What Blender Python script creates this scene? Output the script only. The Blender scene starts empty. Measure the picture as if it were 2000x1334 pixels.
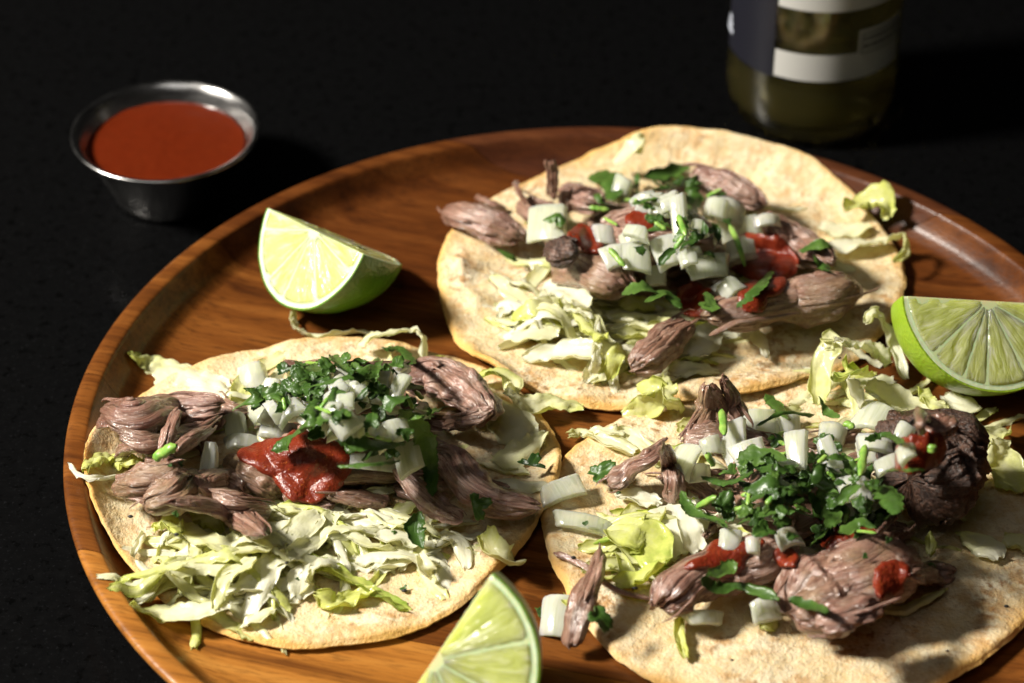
import bpy, bmesh, math, random
import numpy as np
from mathutils import Vector, Matrix

# ------------------------------------------------------------------ camera, light, exposure
scene = bpy.context.scene
COL = scene.collection
CAM = np.array([-0.02916, -0.56556, 0.48626]); PITCH = math.radians(37.65); FPX = 4800.0
cd = bpy.data.cameras.new('camera'); cam = bpy.data.objects.new('camera', cd); COL.objects.link(cam)
cam.location = CAM; cam.rotation_euler = (math.pi/2 - PITCH, 0, 0)
cd.sensor_width = 36; cd.lens = FPX/2000*36; cd.clip_start = 0.01; cd.clip_end = 50
cd.dof.use_dof = True; cd.dof.focus_distance = 0.712; cd.dof.aperture_fstop = 10.0
scene.camera = cam
world = bpy.data.worlds.new('World'); scene.world = world; world.use_nodes = True
world.node_tree.nodes['Background'].inputs[0].default_value = (1.0, 0.97, 0.93, 1)
world.node_tree.nodes['Background'].inputs[1].default_value = 0.005

def area(name, az, el, dist, size, power, color, target=(0, 0, 0.02)):
    ld = bpy.data.lights.new(name, 'AREA'); ld.energy = power; ld.color = color; ld.shape = 'DISK'; ld.size = size
    o = bpy.data.objects.new(name, ld); COL.objects.link(o)
    d = Vector((math.cos(az)*math.cos(el), math.sin(az)*math.cos(el), math.sin(el)))
    o.location = Vector(target) + d*dist; o.rotation_euler = d.to_track_quat('Z', 'Y').to_euler()
    return o
area('key_lamp', math.radians(182), math.radians(42), 1.5, 0.26, 60.0, (1.0, 0.95, 0.86))
area('fill_lamp', math.radians(240), math.radians(62), 1.6, 0.9, 2.3, (1.0, 0.97, 0.93))
scene.view_settings.view_transform = 'Standard'; scene.view_settings.look = 'None'
scene.view_settings.exposure = 0.0; scene.view_settings.gamma = 1.0
scene.cycles.use_denoising = True
scene.cycles.max_bounces = 10; scene.cycles.transmission_bounces = 10; scene.cycles.transparent_max_bounces = 12
scene.cycles.sample_clamp_indirect = 4.0; scene.cycles.caustics_refractive = True

# ------------------------------------------------------------------ numpy noise
_rs = np.random.RandomState(7)
_perm = _rs.permutation(512); _perm = np.concatenate([_perm, _perm, _perm])
_grad = _rs.normal(size=(512, 3)); _grad /= np.linalg.norm(_grad, axis=1)[:, None]
def pn(x, y, z=0.0):
    x, y, z = np.broadcast_arrays(np.asarray(x, float), np.asarray(y, float), np.asarray(z, float))
    xi = np.floor(x).astype(int); yi = np.floor(y).astype(int); zi = np.floor(z).astype(int)
    xf, yf, zf = x-xi, y-yi, z-zi
    fade = lambda t: t*t*t*(t*(t*6-15)+10)
    u, v, w = fade(xf), fade(yf), fade(zf)
    def g(a, b, c):
        h = _perm[_perm[_perm[(xi+a) & 511] + ((yi+b) & 511)] + ((zi+c) & 511)]
        G = _grad[h]
        return G[..., 0]*(xf-a) + G[..., 1]*(yf-b) + G[..., 2]*(zf-c)
    def L(a, b, t): return a+(b-a)*t
    return 1.6*L(L(L(g(0,0,0), g(1,0,0), u), L(g(0,1,0), g(1,1,0), u), v),
             L(L(g(0,0,1), g(1,0,1), u), L(g(0,1,1), g(1,1,1), u), v), w)
def fbm(x, y, z=0.0, o=4):
    s = 0; a = 1; f = 1
    for i in range(o):
        s = s + a*pn(np.asarray(x)*f+i*17.3, np.asarray(y)*f+i*5.1, np.asarray(z)*f+i*9.7); a *= .5; f *= 2
    return s
rng = np.random.RandomState(11)
def U(a, b): return float(rng.uniform(a, b))
def nrm(v): v = np.asarray(v, float); return v/np.linalg.norm(v)
def sstep(a, b, x): t = np.clip((x-a)/(b-a), 0, 1); return t*t*(3-2*t)

# ------------------------------------------------------------------ camera rays (real heights decide where a thing stands)
CR = np.array([1.0, 0, 0]); CF = np.array([0, math.cos(PITCH), -math.sin(PITCH)]); CU = np.array([0, math.sin(PITCH), math.cos(PITCH)])
TC = -CF
def ray(px, py): return CF + CR*((px-1000)/FPX) - CU*((py-667)/FPX)
def P(px, py, z):
    d = ray(px, py); return CAM + d*((z-CAM[2])/d[2])
PXM = 1/6500.0      # metres per photograph pixel near the plate

# ------------------------------------------------------------------ object helpers
def mobj(name, V, F, mat, parent=None, uv=None, attrs=None, smooth=True, origin=None):
    V = np.asarray(V, float)
    if origin is None and parent is None:
        origin = np.array([(V[:, 0].min()+V[:, 0].max())/2, (V[:, 1].min()+V[:, 1].max())/2, V[:, 2].min()])
    if origin is None: origin = np.zeros(3)
    me = bpy.data.meshes.new(name)
    F = [tuple(int(i) for i in f) for f in F] if not isinstance(F, np.ndarray) else F.tolist()
    me.from_pydata((V-origin).tolist(), [], F)
    if smooth: me.polygons.foreach_set('use_smooth', np.ones(len(me.polygons), bool))
    if uv is not None:
        l = me.uv_layers.new(name='UVMap'); vi = np.empty(len(me.loops), int); me.loops.foreach_get('vertex_index', vi)
        l.data.foreach_set('uv', np.asarray(uv, float)[vi].ravel())
    for k, a in (attrs or {}).items():
        at = me.attributes.new(k, 'FLOAT', 'POINT'); at.data.foreach_set('value', np.asarray(a, float)*np.ones(len(V)))
    for m in (mat if isinstance(mat, (list, tuple)) else [mat]): me.materials.append(m)
    me.update()
    o = bpy.data.objects.new(name, me); COL.objects.link(o)
    o.location = origin
    if parent is not None:
        o.parent = parent; o.location = np.asarray(origin)-np.array(parent.location)
    return o
def tag(o, label=None, cat=None, group=None, kind=None):
    if label: o['label'] = label
    if cat: o['category'] = cat
    if group: o['group'] = group
    if kind: o['kind'] = kind
    return o
def empty(name, loc):
    o = bpy.data.objects.new(name, None); COL.objects.link(o); o.location = loc; o.empty_display_size = .01; return o
def gridF(nu, nv, wu=False, wv=False):
    a = np.arange(nu*nv).reshape(nu, nv)
    if wu: a = np.vstack([a, a[:1]])
    if wv: a = np.hstack([a, a[:, :1]])
    return np.stack([a[:-1, :-1], a[1:, :-1], a[1:, 1:], a[:-1, 1:]], -1).reshape(-1, 4)
def lathe(prof, n=128):
    prof = np.asarray(prof, float); t = np.linspace(0, 2*np.pi, n, endpoint=False)
    V = np.stack([prof[:, 0, None]*np.cos(t), prof[:, 0, None]*np.sin(t), prof[:, 1, None]+0*t], -1).reshape(-1, 3)
    return V, gridF(len(prof), n, wv=True)[:, ::-1]

# ------------------------------------------------------------------ height map of what lies on the plate so far
HR = 0.0005; HX = 0.2; HN = int(2*HX/HR)
INNER = np.array([(0, .0100), (.134, .0100), (.142, .0104), (.1475, .0116), (.1512, .0142), (.1535, .0178), (.1549, .0206), (.1558, .0211), (.1598, .0211), (.1614, .0202), (.1616, 0.0)])
def plate_z(r): return np.interp(r, INNER[:, 0], INNER[:, 1])
_g = (np.arange(HN)+.5)*HR-HX
H = plate_z(np.hypot(_g[None, :], _g[:, None]))
def hget(x, y):
    return H[np.clip(((np.asarray(y)+HX)/HR).astype(int), 0, HN-1), np.clip(((np.asarray(x)+HX)/HR).astype(int), 0, HN-1)]
def hadd(V, F):
    F = np.asarray(F)
    pts = [V]
    if F.ndim == 2 and F.shape[1] == 4:
        q = V[F]; L = np.abs(q[:, 0]-q[:, 2]).max()
        k = int(min(12, max(1, math.ceil(L/HR))))
        for a in (np.arange(k)+.5)/k:
            for b in (np.arange(k)+.5)/k:
                pts.append((q[:, 0]*(1-a)+q[:, 1]*a)*(1-b)+(q[:, 3]*(1-a)+q[:, 2]*a)*b)
    p = np.concatenate(pts)
    for dx in (-.25, .25):
        for dy in (-.25, .25):
            ix = np.clip(((p[:, 0]+HX)/HR+dx).astype(int), 0, HN-1); iy = np.clip(((p[:, 1]+HX)/HR+dy).astype(int), 0, HN-1)
            np.maximum.at(H, (iy, ix), p[:, 2])
def hit(px, py, lift=0.0):
    d = ray(px, py); z = np.linspace(.085, .0, 700); t = (z-CAM[2])/d[2]
    p = CAM[None]+d[None]*t[:, None]
    k = np.argmax(hget(p[:, 0], p[:, 1]) >= z)
    q = p[k]; return q + d*(lift/d[2])      # lift: metres higher, staying on the same sight line

# ------------------------------------------------------------------ materials
class NT:
    def __init__(s, name):
        s.m = bpy.data.materials.new(name); s.m.use_nodes = True; s.t = s.m.node_tree
        s.b = s.t.nodes['Principled BSDF']; s.out = s.t.nodes['Material Output']
    def n(s, typ, **k):
        o = s.t.nodes.new(typ)
        for a, v in k.items(): setattr(o, a, v)
        return o
    def link(s, a, b): s.t.links.new(a, b)
    def set(s, **k):
        for a, v in k.items():
            i = s.b.inputs[a.replace('_', ' ')]
            i.default_value = v if not (isinstance(v, tuple) and len(v) == 3 and i.type == 'RGBA') else (*v, 1)
    def coord(s, which='Object', scale=(1, 1, 1), rnd=True, rot=(0, 0, 0)):
        c = s.n('ShaderNodeTexCoord'); mp = s.n('ShaderNodeMapping'); mp.inputs['Scale'].default_value = scale; mp.inputs['Rotation'].default_value = rot
        src = c.outputs[which]
        if rnd:
            oi = s.n('ShaderNodeObjectInfo'); vm = s.n('ShaderNodeVectorMath', operation='ADD')
            sc = s.n('ShaderNodeMath', operation='MULTIPLY'); sc.inputs[1].default_value = 3.7
            s.link(oi.outputs['Random'], sc.inputs[0]); s.link(src, vm.inputs[0]); s.link(sc.outputs[0], vm.inputs[1]); src = vm.outputs[0]
        s.link(src, mp.inputs['Vector']); return mp.outputs[0]
    def noise(s, vec, scale, detail=4, rough=.55, dist=0.0):
        o = s.n('ShaderNodeTexNoise'); s.link(vec, o.inputs['Vector']); o.inputs['Scale'].default_value = scale
        o.inputs['Detail'].default_value = detail; o.inputs['Roughness'].default_value = rough; o.inputs['Distortion'].default_value = dist
        return o.outputs['Fac']
    def ramp(s, fac, stops, interp='LINEAR'):
        o = s.n('ShaderNodeValToRGB'); s.link(fac, o.inputs[0]); e = o.color_ramp.elements; o.color_ramp.interpolation = interp
        while len(e) < len(stops): e.new(.5)
        for i, (p, c) in enumerate(stops):
            e[i].position = p; e[i].color = (*c, 1) if isinstance(c, tuple) else (c, c, c, 1)
        return o.outputs[0]
    def mix(s, fac, a, b, mode='MIX'):
        o = s.n('ShaderNodeMix', data_type='RGBA', blend_type=mode)
        for i, v in ((0, fac), (6, a), (7, b)):
            if hasattr(v, 'type') and hasattr(v, 'links'): s.link(v, o.inputs[i])
            else: o.inputs[i].default_value = v if i == 0 else (*v, 1)
        return o.outputs[2]
    def math(s, op, a, b=0.0):
        o = s.n('ShaderNodeMath', operation=op)
        for i, v in ((0, a), (1, b)):
            if hasattr(v, 'links'): s.link(v, o.inputs[i])
            else: o.inputs[i].default_value = v
        return o.outputs[0]
    def attr(s, name):
        o = s.n('ShaderNodeAttribute'); o.attribute_name = name; return o.outputs['Fac']
    def bump(s, h, strength, dist, target=None):
        o = s.n('ShaderNodeBump'); s.link(h, o.inputs['Height']); o.inputs['Strength'].default_value = strength; o.inputs['Distance'].default_value = dist
        s.link(o.outputs[0], (target or s.b).inputs['Normal'])
        if target is None: s.link(o.outputs[0], s.b.inputs['Coat Normal'])
        return o.outputs[0]
    def color(s, c): s.link(c, s.b.inputs['Base Color'])
M = {}
# black polished stone
k = NT('black_stone'); v = k.coord('Object', rnd=False)
sp = k.ramp(k.noise(v, 900, 2, .5), [(.62, 0.0), (.72, 1.0)]); sp2 = k.ramp(k.noise(v, 260, 3, .6), [(.56, 0.0), (.66, 1.0)])
k.color(k.mix(sp2, k.mix(sp, (.0022, .0022, .0023), (.0055, .0055, .006)), (.001, .001, .001)))
k.link(k.ramp(k.noise(v, 300, 4, .6), [(.3, .16), (.7, .34)]), k.b.inputs['Roughness']); k.set(Specular_IOR_Level=.16)
k.bump(sp2, .25, .0002); M['stone'] = k.m
# plate wood, one tone per board
def wood(name, light, mid, dark):
    k = NT(name); v = k.coord('Object', (1, 1, 1), True, (0, 0, math.radians(15.1)))
    st = k.n('ShaderNodeMapping'); st.inputs['Scale'].default_value = (.06, 1, 1); k.link(v, st.inputs[0])
    big = k.noise(st.outputs[0], 110, 4, .65, .5)
    st2 = k.n('ShaderNodeMapping'); st2.inputs['Scale'].default_value = (.12, 1, 1); k.link(v, st2.inputs[0])
    fine = k.noise(st2.outputs[0], 1100, 3, .6); mott = k.noise(v, 25, 3, .5)
    c = k.ramp(big, [(.30, dark), (.47, mid), (.68, light)])
    c = k.mix(k.ramp(fine, [(.50, 0.0), (.70, .55)]), c, tuple(x*.35 for x in dark))
    c = k.mix(k.ramp(mott, [(.35, .0), (.75, .5)]), c, mid)
    k.color(c); k.set(Roughness=.32, Coat_Weight=.07, Coat_Roughness=.2, Specular_IOR_Level=.14)
    k.link(k.ramp(fine, [(.3, .28), (.7, .42)]), k.b.inputs['Roughness'])
    k.bump(k.math('ADD', fine, k.math('MULTIPLY', big, .5)), .25, .0004)
    return k.m
M['wood_gold'] = wood('wood_gold', (.42, .185, .038), (.28, .105, .018), (.11, .036, .007))
M['wood_brown'] = wood('wood_brown', (.20, .070, .014), (.115, .036, .007), (.045, .013, .0035))
M['wood_red'] = wood('wood_red', (.14, .045, .010), (.080, .023, .005), (.034, .010, .0032))
M['wood_dark'] = wood('wood_dark', (.11, .037, .013), (.065, .020, .008), (.03, .009, .005))
# tortilla
k = NT('tortilla'); v = k.coord('Object')
n1 = k.noise(v, 55, 4, .6); n2 = k.noise(v, 170, 4, .65); n3 = k.noise(v, 1300, 2, .6); n4 = k.noise(v, 420, 3, .6)
n5 = k.noise(v, 240, 5, .7); c = k.mix(k.ramp(n1, [(.35, 0.0), (.7, 1.0)]), (.63, .51, .30), (.73, .64, .46)); c = k.mix(k.ramp(n5, [(.38, .6), (.55, 0.0)]), c, (.56, .37, .15))
c = k.mix(k.math('MULTIPLY', k.ramp(n2, [(.48, 0.0), (.62, .85)]), k.ramp(n1, [(.38, .12), (.60, 1.0)])), c, (.46, .235, .075))
c = k.mix(k.math('MULTIPLY', k.ramp(n4, [(.54, 0.0), (.68, .9)]), k.ramp(n1, [(.42, 0.0), (.62, 1.0)])), c, (.26, .12, .035))
c = k.mix(k.attr('edge'), c, (.62, .36, .10))
c = k.mix(k.ramp(n3, [(.70, 0.0), (.76, .8)]), c, (.20, .12, .05))
k.color(c); k.set(Roughness=.62, Specular_IOR_Level=.35, Subsurface_Weight=.18, Subsurface_Scale=.002, Subsurface_Radius=(1, .6, .3))
k.bump(k.math('ADD', k.math('ADD', k.math('MULTIPLY', n4, .8), k.math('MULTIPLY', n5, 1.4)), k.math('ADD', k.math('MULTIPLY', n2, .6), k.math('MULTIPLY', n3, .35))), .7, .0010); M['tortilla'] = k.m
# meat
k = NT('meat'); uvv = k.coord('UV', (1, 1, 1)); vo = k.coord('Object')
fm = k.n('ShaderNodeMapping'); fm.inputs['Scale'].default_value = (160, 2100, 1); k.link(uvv, fm.inputs[0])
fib = k.noise(fm.outputs[0], 1.0, 3, .6, 1.1)
fm2 = k.n('ShaderNodeMapping'); fm2.inputs['Scale'].default_value = (50, 420, 1); k.link(uvv, fm2.inputs[0])
fib2 = k.noise(fm2.outputs[0], 1.0, 3, .6, 1.0); mo = k.noise(vo, 120, 4, .6); gr = k.noise(vo, 900, 3, .6)
c = k.ramp(k.math('ADD', k.math('MULTIPLY', fib, .45), k.math('MULTIPLY', fib2, .6)), [(.36, (.110, .042, .030)), (.50, (.28, .142, .106)), (.64, (.48, .305, .245))])  # fibre tones; the dark end puts crevice shade into the colour
c = k.mix(k.ramp(mo, [(.42, 0.0), (.68, .8)]), c, k.ramp(fib, [(.35, (.11, .055, .030)), (.65, (.28, .16, .095))]))
fat = k.noise(vo, 210, 4, .65, .8); c = k.mix(k.ramp(fat, [(.60, 0.0), (.70, .7)]), c, (.58, .43, .34)); oi = k.n('ShaderNodeObjectInfo'); c = k.mix(k.math('MULTIPLY', oi.outputs['Random'], .40), c, k.ramp(fib2, [(.35, (.13, .062, .032)), (.65, (.33, .19, .11))]))
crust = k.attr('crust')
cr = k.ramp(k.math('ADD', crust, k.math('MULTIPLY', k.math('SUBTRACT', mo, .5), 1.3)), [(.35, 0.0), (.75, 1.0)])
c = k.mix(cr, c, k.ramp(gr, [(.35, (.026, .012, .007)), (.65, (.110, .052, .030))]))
c = k.mix(k.attr('brown'), c, k.ramp(gr, [(.3, (.17, .095, .045)), (.7, (.36, .24, .14))]))
k.color(c); k.link(k.math('ADD', k.ramp(mo, [(.3, .18), (.7, .42)]), k.math('MULTIPLY', cr, .22)), k.b.inputs['Roughness']); k.link(k.math('SUBTRACT', .85, k.math('MULTIPLY', cr, .65)), k.b.inputs['Coat Weight'])
k.set(Specular_IOR_Level=.6, Coat_Weight=.8, Coat_Roughness=.11, Subsurface_Weight=.14, Subsurface_Scale=.002, Subsurface_Radius=(1, .45, .35))
k.bump(k.math('ADD', k.math('ADD', fib, fib2), k.math('MULTIPLY', gr, k.math('ADD', .45, k.math('MULTIPLY', cr, 1.3)))), .8, .0007); M['meat'] = k.m
# leaves
def leaf(name, stops, tr, trw, rough, vs):
    k = NT(name); v = k.coord('Object'); g = k.attr('g')
    n = k.noise(v, vs, 3, .6); gg = k.math('ADD', g, k.math('MULTIPLY', k.math('SUBTRACT', n, .5), .5))
    c = k.ramp(gg, stops); k.color(c)
    k.set(Roughness=rough, Specular_IOR_Level=.5, Subsurface_Weight=.0)
    fm = k.n('ShaderNodeMapping'); fm.inputs['Scale'].default_value = (90, 900, 1); k.link(k.coord('UV'), fm.inputs[0])
    ve = k.noise(fm.outputs[0], 1.0, 3, .6, .8)
    nn = k.bump(k.math('ADD', ve, k.noise(v, 500, 2, .5)), .45, .0005)
    t = k.n('ShaderNodeBsdfTranslucent'); mx = k.n('ShaderNodeMixShader'); mx.inputs[0].default_value = trw
    tm = k.mix(1.0, c, tr, 'MULTIPLY'); k.link(tm, t.inputs[0]); k.link(nn, t.inputs[1])
    k.link(k.b.outputs[0], mx.inputs[1]); k.link(t.outputs[0], mx.inputs[2]); k.link(mx.outputs[0], k.out.inputs[0])
    return k.m
M['lettuce'] = leaf('lettuce', [(0.0, (.90, .885, .75)), (.40, (.84, .83, .52)), (.70, (.70, .73, .20)), (1.0, (.32, .47, .06))], (1.0, 1.0, .80), .46, .22, 300)
M['cilantro'] = leaf('cilantro', [(0.0, (.022, .055, .010)), (.5, (.058, .125, .020)), (1.0, (.17, .29, .055))], (1.2, 1.3, .6), .30, .36, 260)
k = NT('stem'); v = k.coord('Object'); k.color(k.ramp(k.noise(v, 300), [(.3, (.10, .26, .03)), (.7, (.32, .48, .10))]))
k.set(Roughness=.35, Subsurface_Weight=.3, Subsurface_Scale=.001); M['stem'] = k.m
# onion
k = NT('onion'); uvv = k.coord('UV'); v = k.coord('Object')
fm = k.n('ShaderNodeMapping'); fm.inputs['Scale'].default_value = (80, 900, 1); k.link(uvv, fm.inputs[0])
li = k.noise(fm.outputs[0], 1.0, 2, .5); oi = k.n('ShaderNodeObjectInfo')
c = k.mix(oi.outputs['Random'], (.84, .845, .74), (.78, .81, .62)); c = k.mix(k.ramp(li, [(.45, 0.0), (.7, .6)]), c, (.60, .66, .46))
k.color(c); k.set(Roughness=.20, Specular_IOR_Level=.5, Subsurface_Weight=.9, Subsurface_Scale=.0035, Subsurface_Radius=(1, 1, .75), Transmission_Weight=.55, IOR=1.38)
k.bump(k.math('ADD', li, k.noise(v, 300, 2)), .35, .0004); M['onion'] = k.m
# salsa
def salsa(name, c1, c2, bs, fl=.5, ro=.17):
    k = NT(name); v = k.coord('Object'); n = k.noise(v, 260, 4, .65); n2 = k.noise(v, 1200, 2, .5)
    k.color(k.mix(k.ramp(n2, [(.64, 0.0), (.74, fl)]), k.ramp(n, [(.3, c1), (.7, c2)]), (.50, .14, .025)))
    k.set(Roughness=ro, Specular_IOR_Level=.5, Subsurface_Weight=.15, Subsurface_Scale=.002, Subsurface_Radius=(1, .2, .1))
    k.bump(k.math('ADD', n, k.math('MULTIPLY', n2, .5)), bs, .0006); return k.m
M['salsa'] = salsa('salsa', (.115, .011, .004), (.20, .027, .009), .95, .5, .28)
M['salsa_cup'] = salsa('salsa_cup', (.084, .0098, .0022), (.098, .0122, .0028), .04, .08)
# lime
k = NT('lime_peel'); v = k.coord('Object'); n = k.noise(v, 60, 3); po = k.n('ShaderNodeTexVoronoi'); po.inputs['Scale'].default_value = 850; k.link(v, po.inputs['Vector'])
k.color(k.mix(k.attr('tint'), k.ramp(n, [(.3, (.030, .095, .006)), (.7, (.075, .18, .012))]), (.33, .48, .03)))
k.set(Roughness=.30, Specular_IOR_Level=.5, Subsurface_Weight=.1, Subsurface_Scale=.002); k.bump(po.outputs['Distance'], .35, .0004); M['peel'] = k.m
k = NT('lime_pith'); v = k.coord('Object'); k.color(k.ramp(k.noise(v, 300), [(.3, (.66, .70, .36)), (.7, (.78, .80, .55))]))
k.set(Roughness=.5, Subsurface_Weight=.4, Subsurface_Scale=.003); k.bump(k.noise(v, 700, 3), .3, .0004); M['pith'] = k.m
k = NT('lime_pulp'); v = k.coord('Object')
fm = k.n('ShaderNodeMapping'); fm.inputs['Scale'].default_value = (110, 700, 1); k.link(k.coord('UV'), fm.inputs[0])
ves = k.noise(fm.outputs[0], 1.0, 3, .55, .5); n = k.noise(v, 120, 3)
k.color(k.mix(k.ramp(ves, [(.50, 0.0), (.68, .75)]), k.ramp(n, [(.3, (.50, .55, .15)), (.7, (.60, .645, .23))]), (.76, .78, .46)))
k.set(Roughness=.2, Specular_IOR_Level=.5, Subsurface_Weight=.9, Subsurface_Scale=.010, Subsurface_Radius=(1, 1, .35), Coat_Weight=.25, Coat_Roughness=.1)
k.bump(k.math('ADD', ves, k.math('MULTIPLY', n, .5)), .9, .0010); M['pulp'] = k.m
k = NT('lime_membrane'); k.set(Base_Color=(.68, .72, .38), Roughness=.35, Subsurface_Weight=.5, Subsurface_Scale=.003); M['membrane'] = k.m
# steel, glass, beer, print
k = NT('steel'); v = k.coord('Object', (1, 1, 12), False); n = k.noise(v, 160, 3)
k.set(Base_Color=(.48, .47, .46), Metallic=1.0); k.link(k.ramp(n, [(.3, .17), (.7, .27)]), k.b.inputs['Roughness']); k.bump(n, .06, .0003); M['steel'] = k.m
k = NT('bottle_glass'); k.set(Base_Color=(.97, .99, .97), Roughness=.0, Transmission_Weight=1.0, IOR=1.48); M['glass'] = k.m
k = NT('beer'); k.set(Base_Color=(.95, .80, .28), Roughness=.0, Transmission_Weight=.955, IOR=1.33); M['beer'] = k.m
def plain(name, c, r=.5, **kw):
    k = NT(name); k.set(Base_Color=c, Roughness=r, **kw); v = k.coord('Object'); k.bump(k.noise(v, 800, 2), .05, .0002); return k.m
M['label_navy'] = plain('label_navy', (.008, .008, .013), .42); M['label_white'] = plain('label_white', (.50, .49, .46), .5)
M['print_grey'] = plain('print_grey', (.10, .10, .10), .5); M['print_pale'] = plain('print_pale', (.55, .58, .66), .5)
M['pepper'] = plain('pepper', (.012, .009, .006), .6)

# ------------------------------------------------------------------ the setting: table top
tb = np.array([(-1.6, -1.0, 0), (1.6, -1.0, 0), (1.6, 2.6, 0), (-1.6, 2.6, 0)], float)
V = np.concatenate([tb, tb-[0, 0, .03]])
o = mobj('table_top', V, [(0, 1, 2, 3), (7, 6, 5, 4), (0, 4, 5, 1), (1, 5, 6, 2), (2, 6, 7, 3), (3, 7, 4, 0)], M['stone'], smooth=False, origin=np.zeros(3))
tag(o, 'polished black speckled stone table top under the plate', 'table top', kind='structure')

# ------------------------------------------------------------------ plate: glued boards turned to a shallow dish
prof = [(0, .0006), (.10, .0006), (.112, .0008), (.118, .0016), (.135, .0055), (.150, .0110), (.1585, .0162), (.1606, .0184), (.1613, .0197), (.1611, .0204), (.1605, .0209), (.1596, .0212), (.1585, .0213), (.1568, .0213), (.1559, .0212), (.1553, .0210)]
ip = np.array([(r, float(plate_z(r))) for r in np.linspace(.1549, .128, 46)])
for _ in range(2): ip[1:-1, 1] = (ip[:-2, 1]+2*ip[1:-1, 1]+ip[2:, 1])/4
prof = prof+[tuple(x) for x in ip]+[(r, .0100) for r in (.115, .09, .06, .03, .0)]
plate = empty('serving_plate', (0, 0, 0)); tag(plate, 'round brown wooden plate with raised rim holding the three tacos', 'plate')
PV, PF = lathe(prof, 288)
base_me = bpy.data.meshes.new('plate_tmp'); base_me.from_pydata(PV.tolist(), [], PF.tolist())
jn = Vector((.26, .9656, 0)).normalized(); cuts = [-.2, -.0945, -.0205, .0560, .1325, .2]
for i, mt in enumerate(('wood_gold', 'wood_brown', 'wood_brown', 'wood_red', 'wood_dark')):
    bm = bmesh.new(); bm.from_mesh(base_me); bmesh.ops.remove_doubles(bm, verts=bm.verts, dist=1e-6)
    for c, sgn in ((cuts[i]+.00008, 1), (cuts[i+1]-.00008, -1)):
        g = bm.verts[:]+bm.edges[:]+bm.faces[:]
        bmesh.ops.bisect_plane(bm, geom=g, dist=1e-7, plane_co=jn*c, plane_no=jn*sgn, clear_inner=True)
    bmesh.ops.recalc_face_normals(bm, faces=bm.faces)
    me = bpy.data.meshes.new('board'); bm.to_mesh(me); bm.free()
    me.polygons.foreach_set('use_smooth', np.ones(len(me.polygons), bool)); me.materials.append(M[mt])
    b = bpy.data.objects.new('board', me); COL.objects.link(b); b.parent = plate
bpy.data.meshes.remove(base_me)

# ------------------------------------------------------------------ steel sauce cup and its salsa
cc = P(324, 255, .0265); cc[2] = 0
cupV, cupF = lathe([(0, .0012), (.0165, .0012), (.0180, .0006), (.0192, .0008), (.0200, .0030), (.0212, .0060), (.0285, .0235), (.0300, .0258), (.0312, .0268), (.0322, .0270), (.0328, .0264), (.0324, .0258),
    (.0318, .0262), (.0308, .0262), (.0296, .0250), (.0280, .0226), (.0206, .0062), (.0196, .0040), (.0185, .0024), (0, .0024)][::1], 128)
cup = mobj('sauce_cup', cupV+cc+[0, 0, .0002], cupF, M['steel']); tag(cup, 'small stainless steel sauce cup of red salsa on the black table', 'cup')
rr = np.linspace(0, 1, 18); top = [(r*.0274, .0206+.0005*r**14+.00025*(1-r*r)) for r in rr]
sv, sf = lathe(top[::-1]+[(0, .0205)], 96); sv = sv.reshape(-1, 96, 3)[:-1].reshape(-1, 3); sf = gridF(18, 96, wv=True)
sv2 = np.array([(math.cos(t)*r*.0195+0, math.sin(t)*r*.0195, .0032) for r in (1, .5, 0) for t in np.linspace(0, 2*np.pi, 96, endpoint=False)])
allp = np.concatenate([sv[::1].reshape(18, 96, 3)[::-1].reshape(-1, 3), sv2])          # centre -> wall -> floor
allp[:, 2] += .00022*fbm(allp[:, 0]*260, allp[:, 1]*260, 3, 3)*(allp[:, 2] > .02)
o = mobj('cup_salsa', allp+cc+[0, 0, .0002], gridF(21, 96, wv=True), M['salsa_cup']); tag(o, 'smooth orange-red salsa filling the steel sauce cup', 'salsa')

# ------------------------------------------------------------------ bottle
bc = P(1578, 212, 0.0); bc[2] = 0; BR = .0308
bprof = [(0, .004), (.012, .0032), (.020, .0012), (.0235, .0003), (.0262, .0008), (.0288, .0040), (.0302, .0085), (BR, .0150), (BR, .060), (BR, .115), (.0300, .127), (.0265, .143), (.0205, .160), (.0160, .178), (.0142, .200), (.0132, .222), (.0138, .224), (.0138, .231), (.0130, .233)]
def resamp(p, n):
    p = np.array(p); d = np.r_[0, np.cumsum(np.hypot(*np.diff(p, axis=0).T))]; t = np.linspace(0, d[-1], n)
    q = np.c_[np.interp(t, d, p[:, 0]), np.interp(t, d, p[:, 1])]
    for _ in range(2): q[1:-1] = (q[:-2]+2*q[1:-1]+q[2:])/4
    return q
outer = resamp(bprof, 130)
inn = np.array([(0, .0085), (.014, .0078), (.021, .0062), (.0252, .0075), (.0274, .0125), (.0282, .018), (.0282, .06), (.0282, .115), (.0275, .126), (.024, .142), (.018, .159), (.0137, .178), (.0118, .200), (.0108, .222), (.0110, .2325)])
inner = resamp(inn, 110)
bot = empty('beer_bottle', bc); tag(bot, 'clear glass bottle of pale beer with dark label standing behind the plate', 'bottle')
gv, gf = lathe(np.concatenate([outer, inner[::-1]]), 96); mobj('glass', gv+bc+[0, 0, .0002], gf, M['glass'], bot, origin=bc)
lev = .150; bi = inner[inner[:, 1] < lev]+[0, 0]; bi[:, 0] += .00006; bi[:, 1] -= .00006
bv, bf = lathe(np.concatenate([bi, [(bi[-1, 0], lev), (0, lev)]]), 96)
o = mobj('beer', bv+bc+[0, 0, .0002], bf, M['beer']); tag(o, 'pale golden beer inside the clear glass bottle', 'beer')
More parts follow.
